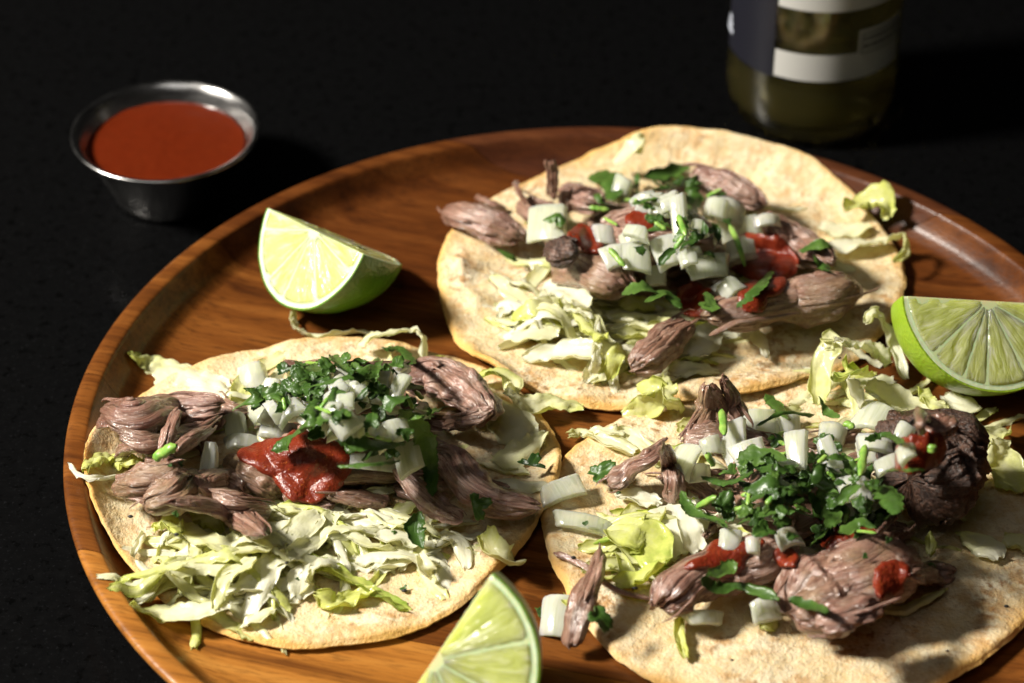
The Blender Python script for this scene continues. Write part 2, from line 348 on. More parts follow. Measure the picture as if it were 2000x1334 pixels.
def patch(name, a0, a1, z0, z1, mat, dr=.00015, parent=bot, n=40, zf=None):
    a = np.radians(np.linspace(a0, a1, n)); z = np.linspace(0, 1, 8); A, Z = np.meshgrid(a, z, indexing='ij')
    lo = z0 if zf is None else z0+zf(np.degrees(A)); Zz = lo+(z1-lo)*Z
    Vs = [np.stack([(BR+d)*np.sin(A), -(BR+d)*np.cos(A), Zz], -1).reshape(-1, 3) for d in (dr, dr+.00012)]
    F = gridF(n, 8); return mobj(name, np.concatenate(Vs)+bc, np.concatenate([F, F[:, ::-1]+n*8]), mat, parent, origin=bc)
lb = patch('label', -85, -34, .0295, .105, M['label_navy'])
patch('label', -33, 62, .0305, .0412, M['label_white'])
patch('label', 22, 62, .0412, .0500, M['label_white'])
patch('label', -33, 62, .0585, .105, M['label_white'])
def marks(a0, a1, zs, h, gap, mat):
    for z in zs:
        a = a0
        while a < a1:
            w = U(1.2, 4.5); patch('print_mark', a, min(a+w, a1), z, z+h, mat, .0004, n=4); a += w+gap
marks(26, 60, (.0455, .0425), .0014, 1.0, M['print_grey'])
patch('print_rule', 24, 62, .0482, .0486, M['print_grey'], .0004); patch('print_rule', 24, 62, .0404, .0407, M['print_grey'], .0004); patch('print_rule', 24, 24.8, .0407, .0482, M['print_grey'], .0004, n=4)
for i, zz in enumerate((.0360, .0385, .041)): patch('print_mark', -84+i*2.0-4, -76-i*1.5, zz, zz+.0016, M['print_pale'], .0004, n=6)

# ------------------------------------------------------------------ tortillas
def gsm(a, n):
    for _ in range(n):
        a = (np.roll(a, 1, 0)+np.roll(a, -1, 0)+np.roll(a, 1, 1)+np.roll(a, -1, 1)+4*a)/8
    return a
def tortilla(name, cx, cy, R, outline, seed, label, lift=0.0, bumps=()):
    """disc with the outline's radius ratios by angle, resting on whatever lies below (softly)"""
    global H
    nr, nt = 96, 360
    th = np.linspace(0, 2*np.pi, nt, endpoint=False)
    oa = np.array(sorted(outline)); a = np.r_[oa[:, 0]-360, oa[:, 0], oa[:, 0]+360]; rr_ = np.r_[oa[:, 1], oa[:, 1], oa[:, 1]]
    rat = np.interp(np.degrees(th), a, rr_)
    for _ in range(60): rat = (np.roll(rat, 1)+2*rat+np.roll(rat, -1))/4
    rat = rat + .010*pn(np.cos(th)*5, np.sin(th)*5, seed) + .006*pn(np.cos(th)*22, np.sin(th)*22, seed)
    s = np.linspace(0, 1, nr)**.8
    hb = gsm(H.copy(), 90)
    def surf(s_, inset=0.0):
        r = (R*rat[None, :]-inset)*s_[:, None]
        return cx+r*np.cos(th), cy+r*np.sin(th)
    X, Y = surf(s)
    base = hb[np.clip(((Y+HX)/HR).astype(int), 0, HN-1), np.clip(((X+HX)/HR).astype(int), 0, HN-1)]
    hraw = hget(X, Y)
    base = np.maximum(base, hraw)
    for _ in range(6):
        base[1:-1] = (base[:-2]+2*base[1:-1]+base[2:])/4; base = (np.roll(base, 1, 1)+2*base+np.roll(base, -1, 1))/4
    e = np.clip((1-s[:, None])*R/.0022, 0, 1); edge = np.sqrt(1-(1-e)**2)
    thick = .0031
    und = .0012*fbm(X*45, Y*45, seed, 2)*(.4+.9*s[:, None]) + .00022*fbm(X*150, Y*150, seed+3, 3) + .00008*fbm(X*600, Y*600, seed+5, 2)
    bl = sstep(.15, .6, pn(X*75, Y*75, seed+8))*.0005
    extra = 0
    for (bx, by, br, bh) in bumps: extra = extra + bh*np.exp(-((X-bx)**2+(Y-by)**2)/br**2)*(1+.35*fbm(X*160, Y*160, seed, 2))
    wob = np.maximum(0, .0016*pn(np.cos(th)*2.2, np.sin(th)*2.2, seed+1))[None, :]*sstep(.6, 1, s)[:, None]*2 + lift*s[:, None]**3
    mid = base + .0005 + thick*.5 + wob + extra
    top_ = mid + edge*(thick*.5+bl) + und*edge
    bot_ = mid - edge*thick*.5 + und*edge*.3
    V = np.concatenate([np.stack([X, Y, top_], -1).reshape(-1, 3), np.stack([X, Y, bot_], -1)[::-1].reshape(-1, 3)])
    ed = sstep(.90, 1.0, np.r_[s, s[::-1]])[:, None]*(.45+.75*pn(np.cos(th)*4, np.sin(th)*4, seed+2))[None, :]
    ed = np.clip(ed+.5*sstep(.97, 1, np.r_[s, s[::-1]])[:, None], 0, 1)
    o = mobj(name, V, gridF(2*nr, nt, wv=True), M['tortilla'], attrs={'edge': ed.reshape(-1)})
    tag(o, label, 'tortilla', 'tortillas on the plate')
    hadd(V[:nr*nt], gridF(nr, nt, wv=True))
    return o
OA = [(133,1.03),(116,.975),(104,.96),(24,1.03),(8,1.04),(342,.96),(323,.955),(306,1.0),(292,1.015),(269,1.03),(251,1.018),(237,.993),(220,.965),(200,.98),(180,1.03),(165,1.02)]
OB = [(179,.995),(195,.985),(208,1.04),(219,1.05),(231,1.05),(246,1.0),(264,.955),(281,.95),(301,.95),(328,.98),(355,1.02),(6,1.035),(22,1.0),(45,.95),(62,.92),(80,.91),(94,.895),(117,.89),(134,.91),(166,.98)]
OC = [(167,1.03),(183,1.0),(199,.98),(217,1.0),(236,1.03),(151,1.01),(138,.985),(128,.965),(90,.97),(50,1.0),(19,1.03),(350,1.02),(327,.99),(308,.98),(318,.99),(270,1.01)]
pb = P(868, 515, .016)
tortilla('tortilla', .0514, -.0410, .0716, OC, 4.3, 'toasted tortilla under the charred meat chunk and the big front meat chunk')
tortilla('tortilla', -.0841, -.0171, .0685, OA, 1.7, 'pale tortilla under the salsa puddle, overlapping the left rim of the plate'.replace(' left', ''))
tortilla('tortilla', .0216, .0868, .0760, OB, 9.1, 'thick golden-edged tortilla lying closest to the beer bottle', bumps=[(pb[0]+.004, pb[1]-.002, .008, .0045), (pb[0]+.012, pb[1]-.016, .010, .003)])

# ------------------------------------------------------------------ generators
def spline(pts, n):
    pts = np.asarray(pts, float); m = len(pts)
    if m == 2: t = np.linspace(0, 1, n)[:, None]; return pts[0]*(1-t)+pts[1]*t
    ext = np.vstack([2*pts[0]-pts[1], pts, 2*pts[-1]-pts[-2]]); out = []
    u = np.linspace(0, m-1-1e-9, n); i = u.astype(int); t = (u-i)[:, None]
    p0, p1, p2, p3 = ext[i], ext[i+1], ext[i+2], ext[i+3]
    return .5*((2*p1)+(-p0+p2)*t+(2*p0-5*p1+4*p2-p3)*t**2+(-p0+3*p1-3*p2+p3)*t**3)
def frames(C, ref=(0, 0, 1)):
    T = np.gradient(C, axis=0); T /= np.linalg.norm(T, axis=1)[:, None]+1e-12
    ref = np.asarray(ref, float)
    B = np.cross(T, np.broadcast_to(ref, T.shape)); l = np.linalg.norm(B, axis=1)
    if l.min() < .25:
        B = np.cross(T, np.broadcast_to(TC, T.shape)); l = np.linalg.norm(B, axis=1)
    B /= l[:, None]; N = np.cross(B, T)
    return T, B, N
def strand_mesh(C, r0, r1, seed, nv=8):
    n = len(C); T, B, N = frames(C); u = np.linspace(0, 1, n); a = np.linspace(0, 2*np.pi, nv, endpoint=False)
    r = (r0+(r1-r0)*u)*np.clip(np.minimum(u, 1-u)*n/2.2, .15, 1)**.6
    R = r[:, None]*(1+.35*pn(np.cos(a)*1.5, np.sin(a)*1.5, u[:, None]*6+seed))
    V = C[:, None]+B[:, None]*(R*np.cos(a))[..., None]+N[:, None]*(R*np.sin(a)*.8)[..., None]
    L = np.linalg.norm(np.diff(C, axis=0), axis=1).sum()
    uv = np.stack([np.broadcast_to(u[:, None]*L, R.shape), np.broadcast_to(a*r0, R.shape)], -1)
    return V.reshape(-1, 3), gridF(n, nv, wv=True), uv.reshape(-1, 2)
def join(parts):
    V, F, UV, o = [], [], [], 0
    for v, f, uv in parts: V.append(v); F.append(f+o); UV.append(uv); o += len(v)
    return np.concatenate(V), np.concatenate(F), np.concatenate(UV)
_ms = [0.0]
def meat(pts, w, hgt, label, crust=0.0, brown=0.0, taper=4.6, strands=6, nbm=None, rbs=1.0, lift=None, fray=.10, bundle=1.0, group=None, tip=None, name='meat_chunk', cat='meat', sl=.35, z=None):
    """fibrous chunk. pts: sight-line pixels along its middle (px,py[,extra height]); w: half widths in photo pixels (list); hgt: height/width"""
    _ms[0] += 3.77; sd = _ms[0]
    w = np.atleast_1d(np.asarray(w, float))*PXM
    lf = (w.mean()*hgt*.55 if lift is None else lift)
    K = np.array([hit(p[0], p[1], lf+(p[2] if len(p) > 2 else 0)) for p in pts])
    Lc = np.linalg.norm(np.diff(K, axis=0), axis=1).sum()
    # keep slack: chunk heights smooth along spine
    wm = w.max(); nu = int(np.clip(Lc/.0007, 24, 110)); nv = int(np.clip(2*np.pi*wm/.0006, 20, 120))
    C = spline(K, nu); T, B, N = frames(C)
    u = np.linspace(0, 1, nu); a = np.linspace(0, 2*np.pi, nv, endpoint=False)
    wu = np.interp(u, np.linspace(0, 1, len(w)), w)*(1+.28*pn(u*3.3, sd, 7)+.12*pn(u*9, sd, 3))
    prof = np.clip(1-np.abs(2*u-1)**(taper*2.6), 0, 1)**(1/2.6); prof[0] = prof[-1] = .02
    ca, sa = np.cos(a)[None, :], np.sin(a)[None, :]
    k = wm/.0040*bundle                                   # bundle cells round the girth
    um = (u*Lc)[:, None]
    tw = a[None, :]+.5*pn(um*30, sd, 1)
    ct, st = np.cos(tw), np.sin(tw)
    bun = np.abs(pn(ct*k+sd, st*k, um*28+sd)); fine = np.abs(pn(ct*k*2.6+sd, st*k*2.6, um*60))
    low = fbm(ct*1.1+sd, st*1.1, um*90/(1+wm*80), 3)
    q = np.abs(ca)**2.6+np.abs(sa)**2.6; sup = q**(-1/2.6)
    R = sup*(1+.34*low) ; iso = fbm((C[:, None, 0]+wu[:, None]*ct)*330, (C[:, None, 1]+wu[:, None]*st)*330, C[:, None, 2]*330+sd, 2); disp = .0026*min(1, wm/.005)*(bun-.25)+.0010*(fine-.25)+.0004*iso*min(1, wm/.004)+.00030*pn(ct*k*7, st*k*7, um*220)
    px_ = (wu*prof)[:, None]*R*(.92 if wm >= .0016 else 1)+disp*prof[:, None]
    endshift = fray*Lc*np.clip(pn(ct*k*.8+sd*2, st*k*.8, sd), -.9, .9)*(np.abs(2*u-1)**3*np.sign(2*u-1))[:, None]*min(1, .012/Lc*2)
    Vv = C[:, None]+B[:, None]*(px_*ca)[..., None]+N[:, None]*(px_*sa*hgt)[..., None]+T[:, None]*endshift[..., None]
    uv = np.stack([np.broadcast_to(um+sd, px_.shape), np.broadcast_to(a[None]*wm+sd, px_.shape)], -1)
    main = (Vv.reshape(-1, 3), gridF(nu, nv, wv=True), uv.reshape(-1, 2)); parts = [main]
    nb = 0 if wm < .0016 else nbm or int(np.clip(3+wm/.0011, 4, 10))
    for i in range(nb):                                   # muscle bundles lying along the body
        a0 = -.25+(np.pi+.5)*(i+U(.1, .9))/nb; a1 = a0+U(-.45, .45); ua, ub = U(-.04, .16), U(.84, 1.04)
        if U(0, 1) < .3: ua, ub = (U(-.04, .1), U(.4, .6)) if U(0, 1) < .5 else (U(.4, .6), U(.9, 1.04))
        n = int(np.clip(Lc*(ub-ua)/.0008, 14, 70)); tt = np.linspace(0, 1, n); uu = ua+(ub-ua)*tt; fi = np.clip(uu, 0, 1)*(nu-1); idx = np.clip(fi.astype(int), 0, nu-1)
        aa = a0+(a1-a0)*tt+.25*pn(tt*3, sd+i*3, 2); rb = wm*U(.20, .38)*rbs; rad = (wu[idx]*np.maximum(prof[idx], .6))*U(.74, .92)
        S = C[idx]+T[idx]*((uu-np.clip(uu, 0, 1))*Lc)[:, None]+B[idx]*(rad*np.cos(aa))[:, None]+N[idx]*(rad*np.sin(aa)*hgt)[:, None]
        for _ in range(2): S[1:-1] = (S[:-2]+2*S[1:-1]+S[2:])/4
        m_ = int(np.clip(2*np.pi*rb/.0005, 14, 30)); b_ = np.linspace(0, 2*np.pi, m_, endpoint=False)
        Tn = np.gradient(S, axis=0); Tn /= np.linalg.norm(Tn, axis=1)[:, None]+1e-9
        out = B[idx]*np.cos(aa)[:, None]+N[idx]*(np.sin(aa)/max(hgt, .4))[:, None]; out = out-Tn*(out*Tn).sum(1)[:, None]; out /= np.linalg.norm(out, axis=1)[:, None]+1e-9; sid = np.cross(Tn, out)
        pf = np.clip(1-np.abs(2*tt-1)**12, 0, 1)**.4; pf[0] = pf[-1] = .05; um2 = (tt*Lc*(ub-ua))[:, None]
        cb, sb_ = np.cos(b_)[None], np.sin(b_)[None]; kk = rb/.0011
        rr2 = rb*pf[:, None]*(1+.28*pn(cb*.9+sd, sb_*.9+i, um2*130))+pf[:, None]*(.0009*(np.abs(pn(cb*kk+i*9, sb_*kk+sd, um2*45))-.2)+.0003*pn(cb*kk*3, sb_*kk*3, um2*160+i))
        es = .0030*pn(cb*kk*.7+sd, sb_*kk*.7, i*3.1)*(np.abs(2*tt-1)**4*np.sign(2*tt-1))[:, None]
        Vb = S[:, None]+sid[:, None]*(rr2*cb)[..., None]+out[:, None]*(rr2*sb_*.62)[..., None]+Tn[:, None]*es[..., None]
        parts.append((Vb.reshape(-1, 3), gridF(n, m_, wv=True)[:, ::-1], np.stack([np.broadcast_to(um2+sd+i, rr2.shape), np.broadcast_to(b_[None]*rb+sd+i, rr2.shape)], -1).reshape(-1, 2)))
    nbody = sum(len(p_[0]) for p_ in parts)
    for i in range(max(1, strands//3)):                   # loose fibres on and beyond the body
        a0 = U(.15, .85)*np.pi if U(0, 1) < .8 else U(0, 2*np.pi); a1 = a0+U(-.5, .5)
        if U(0, 1) < .5: u0, u1 = U(.3, .7), 1.0
        else: u0, u1 = U(.3, .7), 0.0
        n = 16; tt = np.linspace(0, 1, n); uu = u0+(u1-u0)*tt; idx = np.clip((uu*(nu-1)).astype(int), 0, nu-1)
        aa = a0+(a1-a0)*tt; rad = wu[idx]*np.maximum(prof[idx], .55)*1.03+.0002
        S = C[idx]+B[idx]*(rad*np.cos(aa))[:, None]+N[idx]*(rad*np.sin(aa)*hgt)[:, None]
        ext = T[idx[-1]]*(1 if u1 > .5 else -1)*U(.001, .007)*sl*2+np.array([U(-.002, .002), U(-.002, .002), U(-.0005, .002)])
        S = S+ext[None]*(sstep(.55, 1, tt)[:, None]); r = U(.0004, .0010)
        parts.append(strand_mesh(S, r, r*U(.3, .8), sd+i))
    V, F, UVs = join(parts)
    zl = (V[:, 2]-V[:, 2].min())/(np.ptp(V[:, 2])+1e-9)
    cr = np.full(len(V), float(crust)); br = np.clip(brown+.9*fbm(V[:, 0]*110+sd, V[:, 1]*110, V[:, 2]*110, 2)*(brown > 0), 0, 1)
    if tip is not None: cr = cr+tip*sstep(.5, 1, np.r_[np.repeat(u, nv), np.zeros(len(V)-nu*nv)])
    o = mobj(name, V, F, M['meat'], uv=UVs, attrs={'crust': cr, 'brown': br})
    tag(o, label, cat, group); hadd(V[:nbody], F[(F < nbody).all(1)]); return o
def meat_fill(poly, n, label, group, ln=(50, 125), wd=(10, 24), brown=.5, crust=.3):
    for i in range(n):
        p = inpoly(poly); a = U(-.6, .6) if U(0, 1) < .7 else U(0, np.pi); d = np.array([math.cos(a), -math.sin(a)*.7])*U(*ln)/2; w = U(*wd); k = U(0, 1); b = np.array([d[1], -d[0]])*U(-.3, .3)
        meat([p-d, p+b, p+d], [w*U(.6, 1), w*1.1, w*U(.6, 1)], U(.6, .8), label, strands=6, brown=brown*U(.3, 1) if k < .35 else 0, crust=crust*U(.4, 1) if .35 < k < .6 else .03, group=group)
def fibre(pts, r, label, group=None, n=40, crust=0.0, lift=None, bunch=1):
    """thin pulled strand(s) through pixels"""
    r = r*PXM; K = np.array([hit(p[0], p[1], (r*.8 if lift is None else lift)+(p[2] if len(p) > 2 else 0)) for p in pts])
    _ms[0] += 2.31; C = spline(K, n); T, B, N = frames(C); parts = []
    for i in range(bunch):
        off = B*U(-1, 1)*r*.8*(bunch > 1)+N*U(-.3, .6)*r*(bunch > 1)
        rr_ = r if bunch == 1 else r*U(.35, .6)
        wob = .0004*np.stack([pn(np.linspace(0, 5, n), _ms[0]+i, j) for j in range(3)], -1)
        parts.append(strand_mesh(C+off+wob, rr_, rr_*U(.5, .9), _ms[0]+i, 10))
    V, F, uv = join(parts)
    o = mobj('meat_strand', V, F, M['meat'], uv=uv+_ms[0], attrs={'crust': crust, 'brown': 0}); tag(o, label, 'meat', group); hadd(V, F); return o

def shell(X, Nn, th):
    """closed thin shell from a grid of points X (nu,nv,3), normals Nn, thickness (nu,nv)"""
    nu, nv = X.shape[:2]; e = np.ones((nu, nv)); e[0] = e[-1] = .25; e[:, 0] = e[:, -1] = .25
    t = (th*e)[..., None]*.5
    A = (X+Nn*t).reshape(-1, 3); Bm = (X-Nn*t).reshape(-1, 3); F = gridF(nu, nv); n = nu*nv
    idx = np.arange(n).reshape(nu, nv); loop = np.r_[idx[0, :-1], idx[:-1, -1], idx[-1, :0:-1], idx[:0:-1, 0]]
    l2 = np.roll(loop, -1)
    side = np.stack([loop, l2, l2+n, loop+n], -1)
    return np.concatenate([A, Bm]), np.concatenate([F, F[:, ::-1]+n, side[:, ::-1]])
def gnorm(X):
    du = np.gradient(X, axis=0); dv = np.gradient(X, axis=1); n = np.cross(du, dv); return n/(np.linalg.norm(n, axis=-1)[..., None]+1e-12)
def ribbon(C, w, roll, ruf, g, seed, curl=0.0, th=.0006, nv=9, teeth=0.0, crink=0.0):
    n = len(C); T, B, N = frames(C); u = np.linspace(0, 1, n); L = np.linalg.norm(np.diff(C, axis=0), axis=1).sum()
    v = np.linspace(-1, 1, nv); W = np.asarray(w)*np.ones(n)
    cr_, sr = np.cos(roll)[:, None]*np.ones((n, 1)), np.sin(roll)[:, None]*np.ones((n, 1))
    B2 = B*cr_+N*sr; N2 = N*cr_-B*sr
    um = u*L*1000
    rf = ruf*(pn(um[:, None]*.22, v[None]*1.2+seed, seed)*np.abs(v[None])**1.5 + .5*pn(um[:, None]*.55, v[None]*1.5, seed+5)*v[None]**2)
    cz = curl*W[:, None]*(v[None]**2)
    wv_ = 1+.22*pn(um[:, None]*.25, seed+np.sign(v)[None]*3, 2)+teeth*(pn(um[:, None]*1.1, np.sign(v)[None]*7+seed, 4)+1.6*pn(um[:, None]*.4, np.sign(v)[None]*5+seed, 8))
    lat = W[:, None]*v[None]*wv_*(1-.25*np.abs(curl)*np.abs(v[None]))
    ck = crink*(pn(um[:, None]*.33, v[None]*W.mean()*1000*.33+seed, 9)+.5*pn(um[:, None]*.8, v[None]*W.mean()*800+seed, 3))
    X = C[:, None]+B2[:, None]*lat[..., None]+N2[:, None]*(rf+cz+ck)[..., None]
    X = X+T[:, None]*(.0012*pn(v*2.5, seed, 6)[None]*(np.abs(2*u-1)**6*np.sign(2*u-1))[:, None])[..., None]
    V, F = shell(X, gnorm(X), np.ones((n, nv))*th)
    gg = g[0]+(g[1]-g[0])*u[:, None]+g[2]*np.abs(v)[None]; gg = np.concatenate([gg.ravel()]*2)
    uv = np.stack([np.broadcast_to((u*L)[:, None], lat.shape)+seed, lat+seed], -1).reshape(-1, 2)
    return V, F, np.concatenate([uv, uv]), gg
_ls = [0.5]
def drape(pts, n, half, lifts):
    """world xy polyline -> centre line resting on the pile"""
    C = spline(np.asarray(pts, float), n); T = np.gradient(C, axis=0); T[:, 2] = 0; T /= np.linalg.norm(T, axis=1)[:, None]+1e-9
    B = np.stack([T[:, 1], -T[:, 0], 0*T[:, 0]], -1)
    z = np.max([hget(C[:, 0]+B[:, 0]*s*half, C[:, 1]+B[:, 1]*s*half) for s in (-.6, 0, .6)], axis=0)
    zs = z.copy()
    for _ in range(6): zs[1:-1] = (zs[:-2]+2*zs[1:-1]+zs[2:])/4
    C[:, 2] = np.maximum(zs-.0014, z-.0030)+lifts; C[:, 2] = np.maximum(C[:, 2], plate_z(np.hypot(C[:, 0], C[:, 1]))+.001); return C
def lettuce(pts, w, label, group=None, g=(.2, .4, .15), roll=(0, 0), ruf=.0018, curl=.0, th=.0007, lift=.0006, crink=.0, taper=True, name='lettuce_shred', free=False, nv=11):
    """shred through pixels (px,py[,extra height]); w half width in pixels"""
    _ls[0] += 1.93; sd = _ls[0]; w = np.atleast_1d(np.asarray(w, float))*PXM
    K = np.array([hit(p[0], p[1], lift+(p[2] if len(p) > 2 else 0)) for p in pts])
    L = np.linalg.norm(np.diff(K, axis=0), axis=1).sum(); n = int(np.clip(L/.0011, 10, 60))
    C = spline(K, n); u = np.linspace(0, 1, n); W = np.interp(u, np.linspace(0, 1, len(w)), w)
    if taper: W = W*np.clip(np.minimum(u, 1-u)*n/2.0, .35, 1)**.6
    r = np.interp(u, np.linspace(0, 1, len(roll)), roll)
    V, F, uv, gg = ribbon(C, W, r, ruf, g, sd, curl, th, nv, crink=crink)
    o = mobj(name, V, F, M['lettuce'], uv=uv, attrs={'g': gg}); tag(o, label, 'lettuce', group); hadd(V, F); return o
def inpoly(poly):
    poly = np.array(poly, float); lo, hi = poly.min(0), poly.max(0)
    while True:
        p = np.array([U(lo[0], hi[0]), U(lo[1], hi[1])]); c = False; j = len(poly)-1
        for i in range(len(poly)):
            a, b = poly[i], poly[j]
            if (a[1] > p[1]) != (b[1] > p[1]) and p[0] < (b[0]-a[0])*(p[1]-a[1])/(b[1]-a[1])+a[0]: c = not c
            j = i
        if c: return p
def lettuce_bed(poly, n, label, group, gr=(0, .7), size=(.013, .042), wid=(.0008, .0027)):
    for i in range(n):
        _ls[0] += 1.93; sd = _ls[0]; p = inpoly(poly); c = hit(p[0], p[1]); az = U(-.7, .7) if U(0, 1) < .6 else U(0, np.pi); L = U(*size); bend = U(-.9, .9)
        pts = [c+np.array([math.cos(az+bend*t)*L*t, math.sin(az+bend*t)*L*t, 0]) for t in (-.5, -.25, 0, .25, .5)]
        half = U(*wid); nn = int(np.clip(L/.0011, 9, 40)); u = np.linspace(0, 1, nn)
        roll = U(-.5, .5)+U(-.9, .9)*(u-.5)
        arch = U(0, .0022)*np.sin(np.pi*u)+np.abs(np.sin(roll))*half*.8+.0006
        C = drape(pts, nn, half, arch); W = half*np.clip(np.minimum(u, 1-u)*nn/2, .4, 1)**.6
        g0 = U(*gr); V, F, uv, gg = ribbon(C, W, roll, U(.0008, .0024), (g0, g0+U(-.3, .3), U(-.1, .25)), sd, U(-.6, .6), U(.0004, .0008), 9, crink=U(0, .0006))
        gm = float(gg.mean()); lk = ('narrow ' if half < .0020 else 'broad ')+('white' if gm < .15 else 'cream' if gm < .38 else 'yellow-green')
        o = mobj('lettuce_shred', V, F, M['lettuce'], uv=uv, attrs={'g': gg}); tag(o, lk+' '+label.replace('pale ', ''), 'lettuce', group); hadd(V, F)

def cube_surf(m):
    g = np.array([-1, -.965, -.88, -.45, 0, .45, .88, .965, 1.0]); A, B = np.meshgrid(g, g, indexing='ij'); o = np.ones_like(A); P_, F_ = [], []
    for ax in range(3):
        for sg in (-1, 1):
            q = np.stack([A, B, o*sg], -1); q = np.roll(q, ax+1, axis=-1); f = gridF(m, m)
            P_.append(q.reshape(-1, 3)); F_.append((f if sg > 0 else f[:, ::-1])+len(F_)*m*m)
    P_ = np.concatenate(P_); F_ = np.concatenate(F_); k, inv = np.unique(np.round(P_, 5), axis=0, return_inverse=True)
    return k, inv.ravel()[F_]
CUBE, CUBEF = cube_surf(9)
def onion(px, py, wpx, hpx, label, group, ang=0.0, face=None, lift=.0012, th=None, bend=None, jit=.30):
    """piece of a cut onion layer: bent rounded block turned to the given facing"""
    n_ = nrm(face) if face is not None else nrm(TC*.55+np.array([U(-.5, .25), U(-.25, .25), .5+U(-.25, .25)]))
    n_ = nrm(n_+rng.normal(size=3)*.12)
    xa = nrm(CR-n_*np.dot(CR, n_)); ya = np.cross(n_, xa); ang += U(-.2, .2)
    c_, s_ = math.cos(ang), math.sin(ang); xa, ya = xa*c_+ya*s_, -xa*s_+ya*c_
    a, b = wpx*PXM/2*.92, hpx*PXM/2*.92; th = th or U(.0016, .0027); bend = U(.10, .42) if bend is None else bend
    r = .00042/np.array([a, b, th/2]); r = np.minimum(r, .5); q = np.clip(CUBE, -1+r, 1-r); d = (CUBE-q)/r; l = np.linalg.norm(d, axis=1); d = d/np.maximum(l, 1e-6)[:, None]*(l > 0)[:, None]
    p = q+d*r*np.minimum(1, np.maximum(l, 1e-6))[:, None]
    cj = rng.uniform(-jit, jit, (2, 2, 2, 2)); cj[..., 1, :] = cj[..., 0, :]*.7+cj[..., 1, :]*.4; w = (CUBE+1)/2; off = np.zeros((len(p), 2))
    for i in (0, 1):
        for j in (0, 1):
            for k in (0, 1):
                ww = (w[:, 0] if i else 1-w[:, 0])*(w[:, 1] if j else 1-w[:, 1])*(w[:, 2] if k else 1-w[:, 2]); off += ww[:, None]*cj[i, j, k]
    x = (p[:, 0]+off[:, 0])*a; y = (p[:, 1]+off[:, 1])*b; z = p[:, 2]*th/2*(1+.25*p[:, 0]*U(-1, 1)+.2*p[:, 1]*U(-1, 1))
    sd = U(0, 60); L = max(a, b); z = z-bend*(x*x)/L*1.4-bend*.3*(y*y)/L + .00022*fbm(x*420+sd, y*420, sd, 2); x = x*(1-.10*z/th); x = x+.0003*pn(y*500, z*500, sd); y = y+.0003*pn(x*500, z*500, sd+4)
    cen = hit(px, py, lift+abs(n_[2])*th*.35+(1-abs(n_[2]))*b*.25)
    V = cen+xa*x[:, None]+ya*y[:, None]+n_*z[:, None]
    o = mobj('onion_piece', V, CUBEF, M['onion'], uv=np.stack([y+sd, x], -1)); tag(o, label.replace('diced', ('long' if max(a, b) > 1.45*min(a, b) else 'squarish')+(' large' if a*b > 1.9e-5 else ' small')), 'onion', group); hadd(V, CUBEF); return o
def onion_fill(poly, n, size, label, group):
    for i in range(n):
        p = inpoly(poly); s = U(*size); onion(p[0], p[1], s*U(.8, 1.25), s*U(.65, 1.1), label, group, U(-1.5, 1.5))

def cil_leaf(px, py, size, label, group, ang=None, face=None, lift=.0010, g=None, cut=None, lobes=None):
    """lobed, toothed leaf lying on the pile; size: radius in pixels"""
    sd = U(0, 90); ang = U(0, 2*np.pi) if ang is None else ang
    n_ = nrm(face) if face is not None else nrm(TC*.45+np.array([U(-.6, .4), U(-.4, .4), .6]))
    xa = nrm(CR-n_*np.dot(CR, n_)); ya = np.cross(n_, xa); c_, s_ = math.cos(ang), math.sin(ang); xa, ya = xa*c_+ya*s_, -xa*s_+ya*c_
    nt, nr = 64, 7; t = np.linspace(-np.pi, np.pi, nt, endpoint=False); lobes = lobes or rng.choice([3, 3, 5])
    env = np.clip(np.cos(t*.5), .12, 1)**.55
    lob = .52+.48*np.abs(np.cos(t*lobes/2*(.92)))**.8
    teeth = 1+.13*(np.abs(((t*9/np.pi+sd) % 1)-.5)*2-.5)+.10*pn(np.cos(t)*3, np.sin(t)*3, sd)
    r = env*lob*teeth; s = np.linspace(.03, 1, nr)
    x = s[:, None]*(r*np.cos(t))[None]+.25; y = s[:, None]*(r*np.sin(t))[None]*.9
    if cut is None and U(0, 1) < .6: cut = U(-.2, .5)
    if cut is not None:
        cn = U(-.6, .6); d = x*math.cos(cn)+y*math.sin(cn)-cut; ov = np.maximum(0, -d); x = x+ov*math.cos(cn)*.97; y = y+ov*math.sin(cn)*.97
    S = size*PXM; k1, k2 = U(-.5, .35), U(-.7, .5)
    z = S*(k1*x*x*.6+k2*y*y*.7+.14*fbm(x*1.6+sd, y*1.6, sd, 2)+.06*np.abs(np.sin(t*lobes/2))[None]*s[:, None])
    cen = hit(px, py, lift+S*.15)
    X = cen+xa*(x*S)[..., None]+ya*(y*S)[..., None]+n_*z[..., None]
    Xc = np.concatenate([X, X[:, :1]], 1); Nn = gnorm(Xc)[:, :-1]; tt = .00022
    A = (X+Nn*tt*.5).reshape(-1, 3); B_ = (X-Nn*tt*.5).reshape(-1, 3); F = gridF(nr, nt, wv=True); n = nr*nt
    e = np.arange((nr-1)*nt, nr*nt); e2 = np.roll(e, -1)
    Fc = np.concatenate([F[:, ::-1], F+n, np.stack([e, e2, e2+n, e+n], -1)])
    g = U(.2, .65) if g is None else g
    vein = np.maximum(0, 1-np.abs(np.sin(t*lobes/2))*7)[None]*np.ones((nr, 1))*.35
    gg = (g+.15*pn(x*3, y*3, sd)+vein).ravel()
    o = mobj('cilantro_leaf', np.concatenate([A, B_]), Fc, M['cilantro'], uv=np.concatenate([np.stack([x*S+sd, y*S], -1).reshape(-1, 2)]*2), attrs={'g': np.r_[gg, gg+.3]})
    tag(o, label.replace('chopped', ('dark' if g < .35 else 'mid-green' if g < .52 else 'bright')+(' small' if size < 22 else ' large')+' lobed'), 'cilantro', group); hadd(A, F); return o
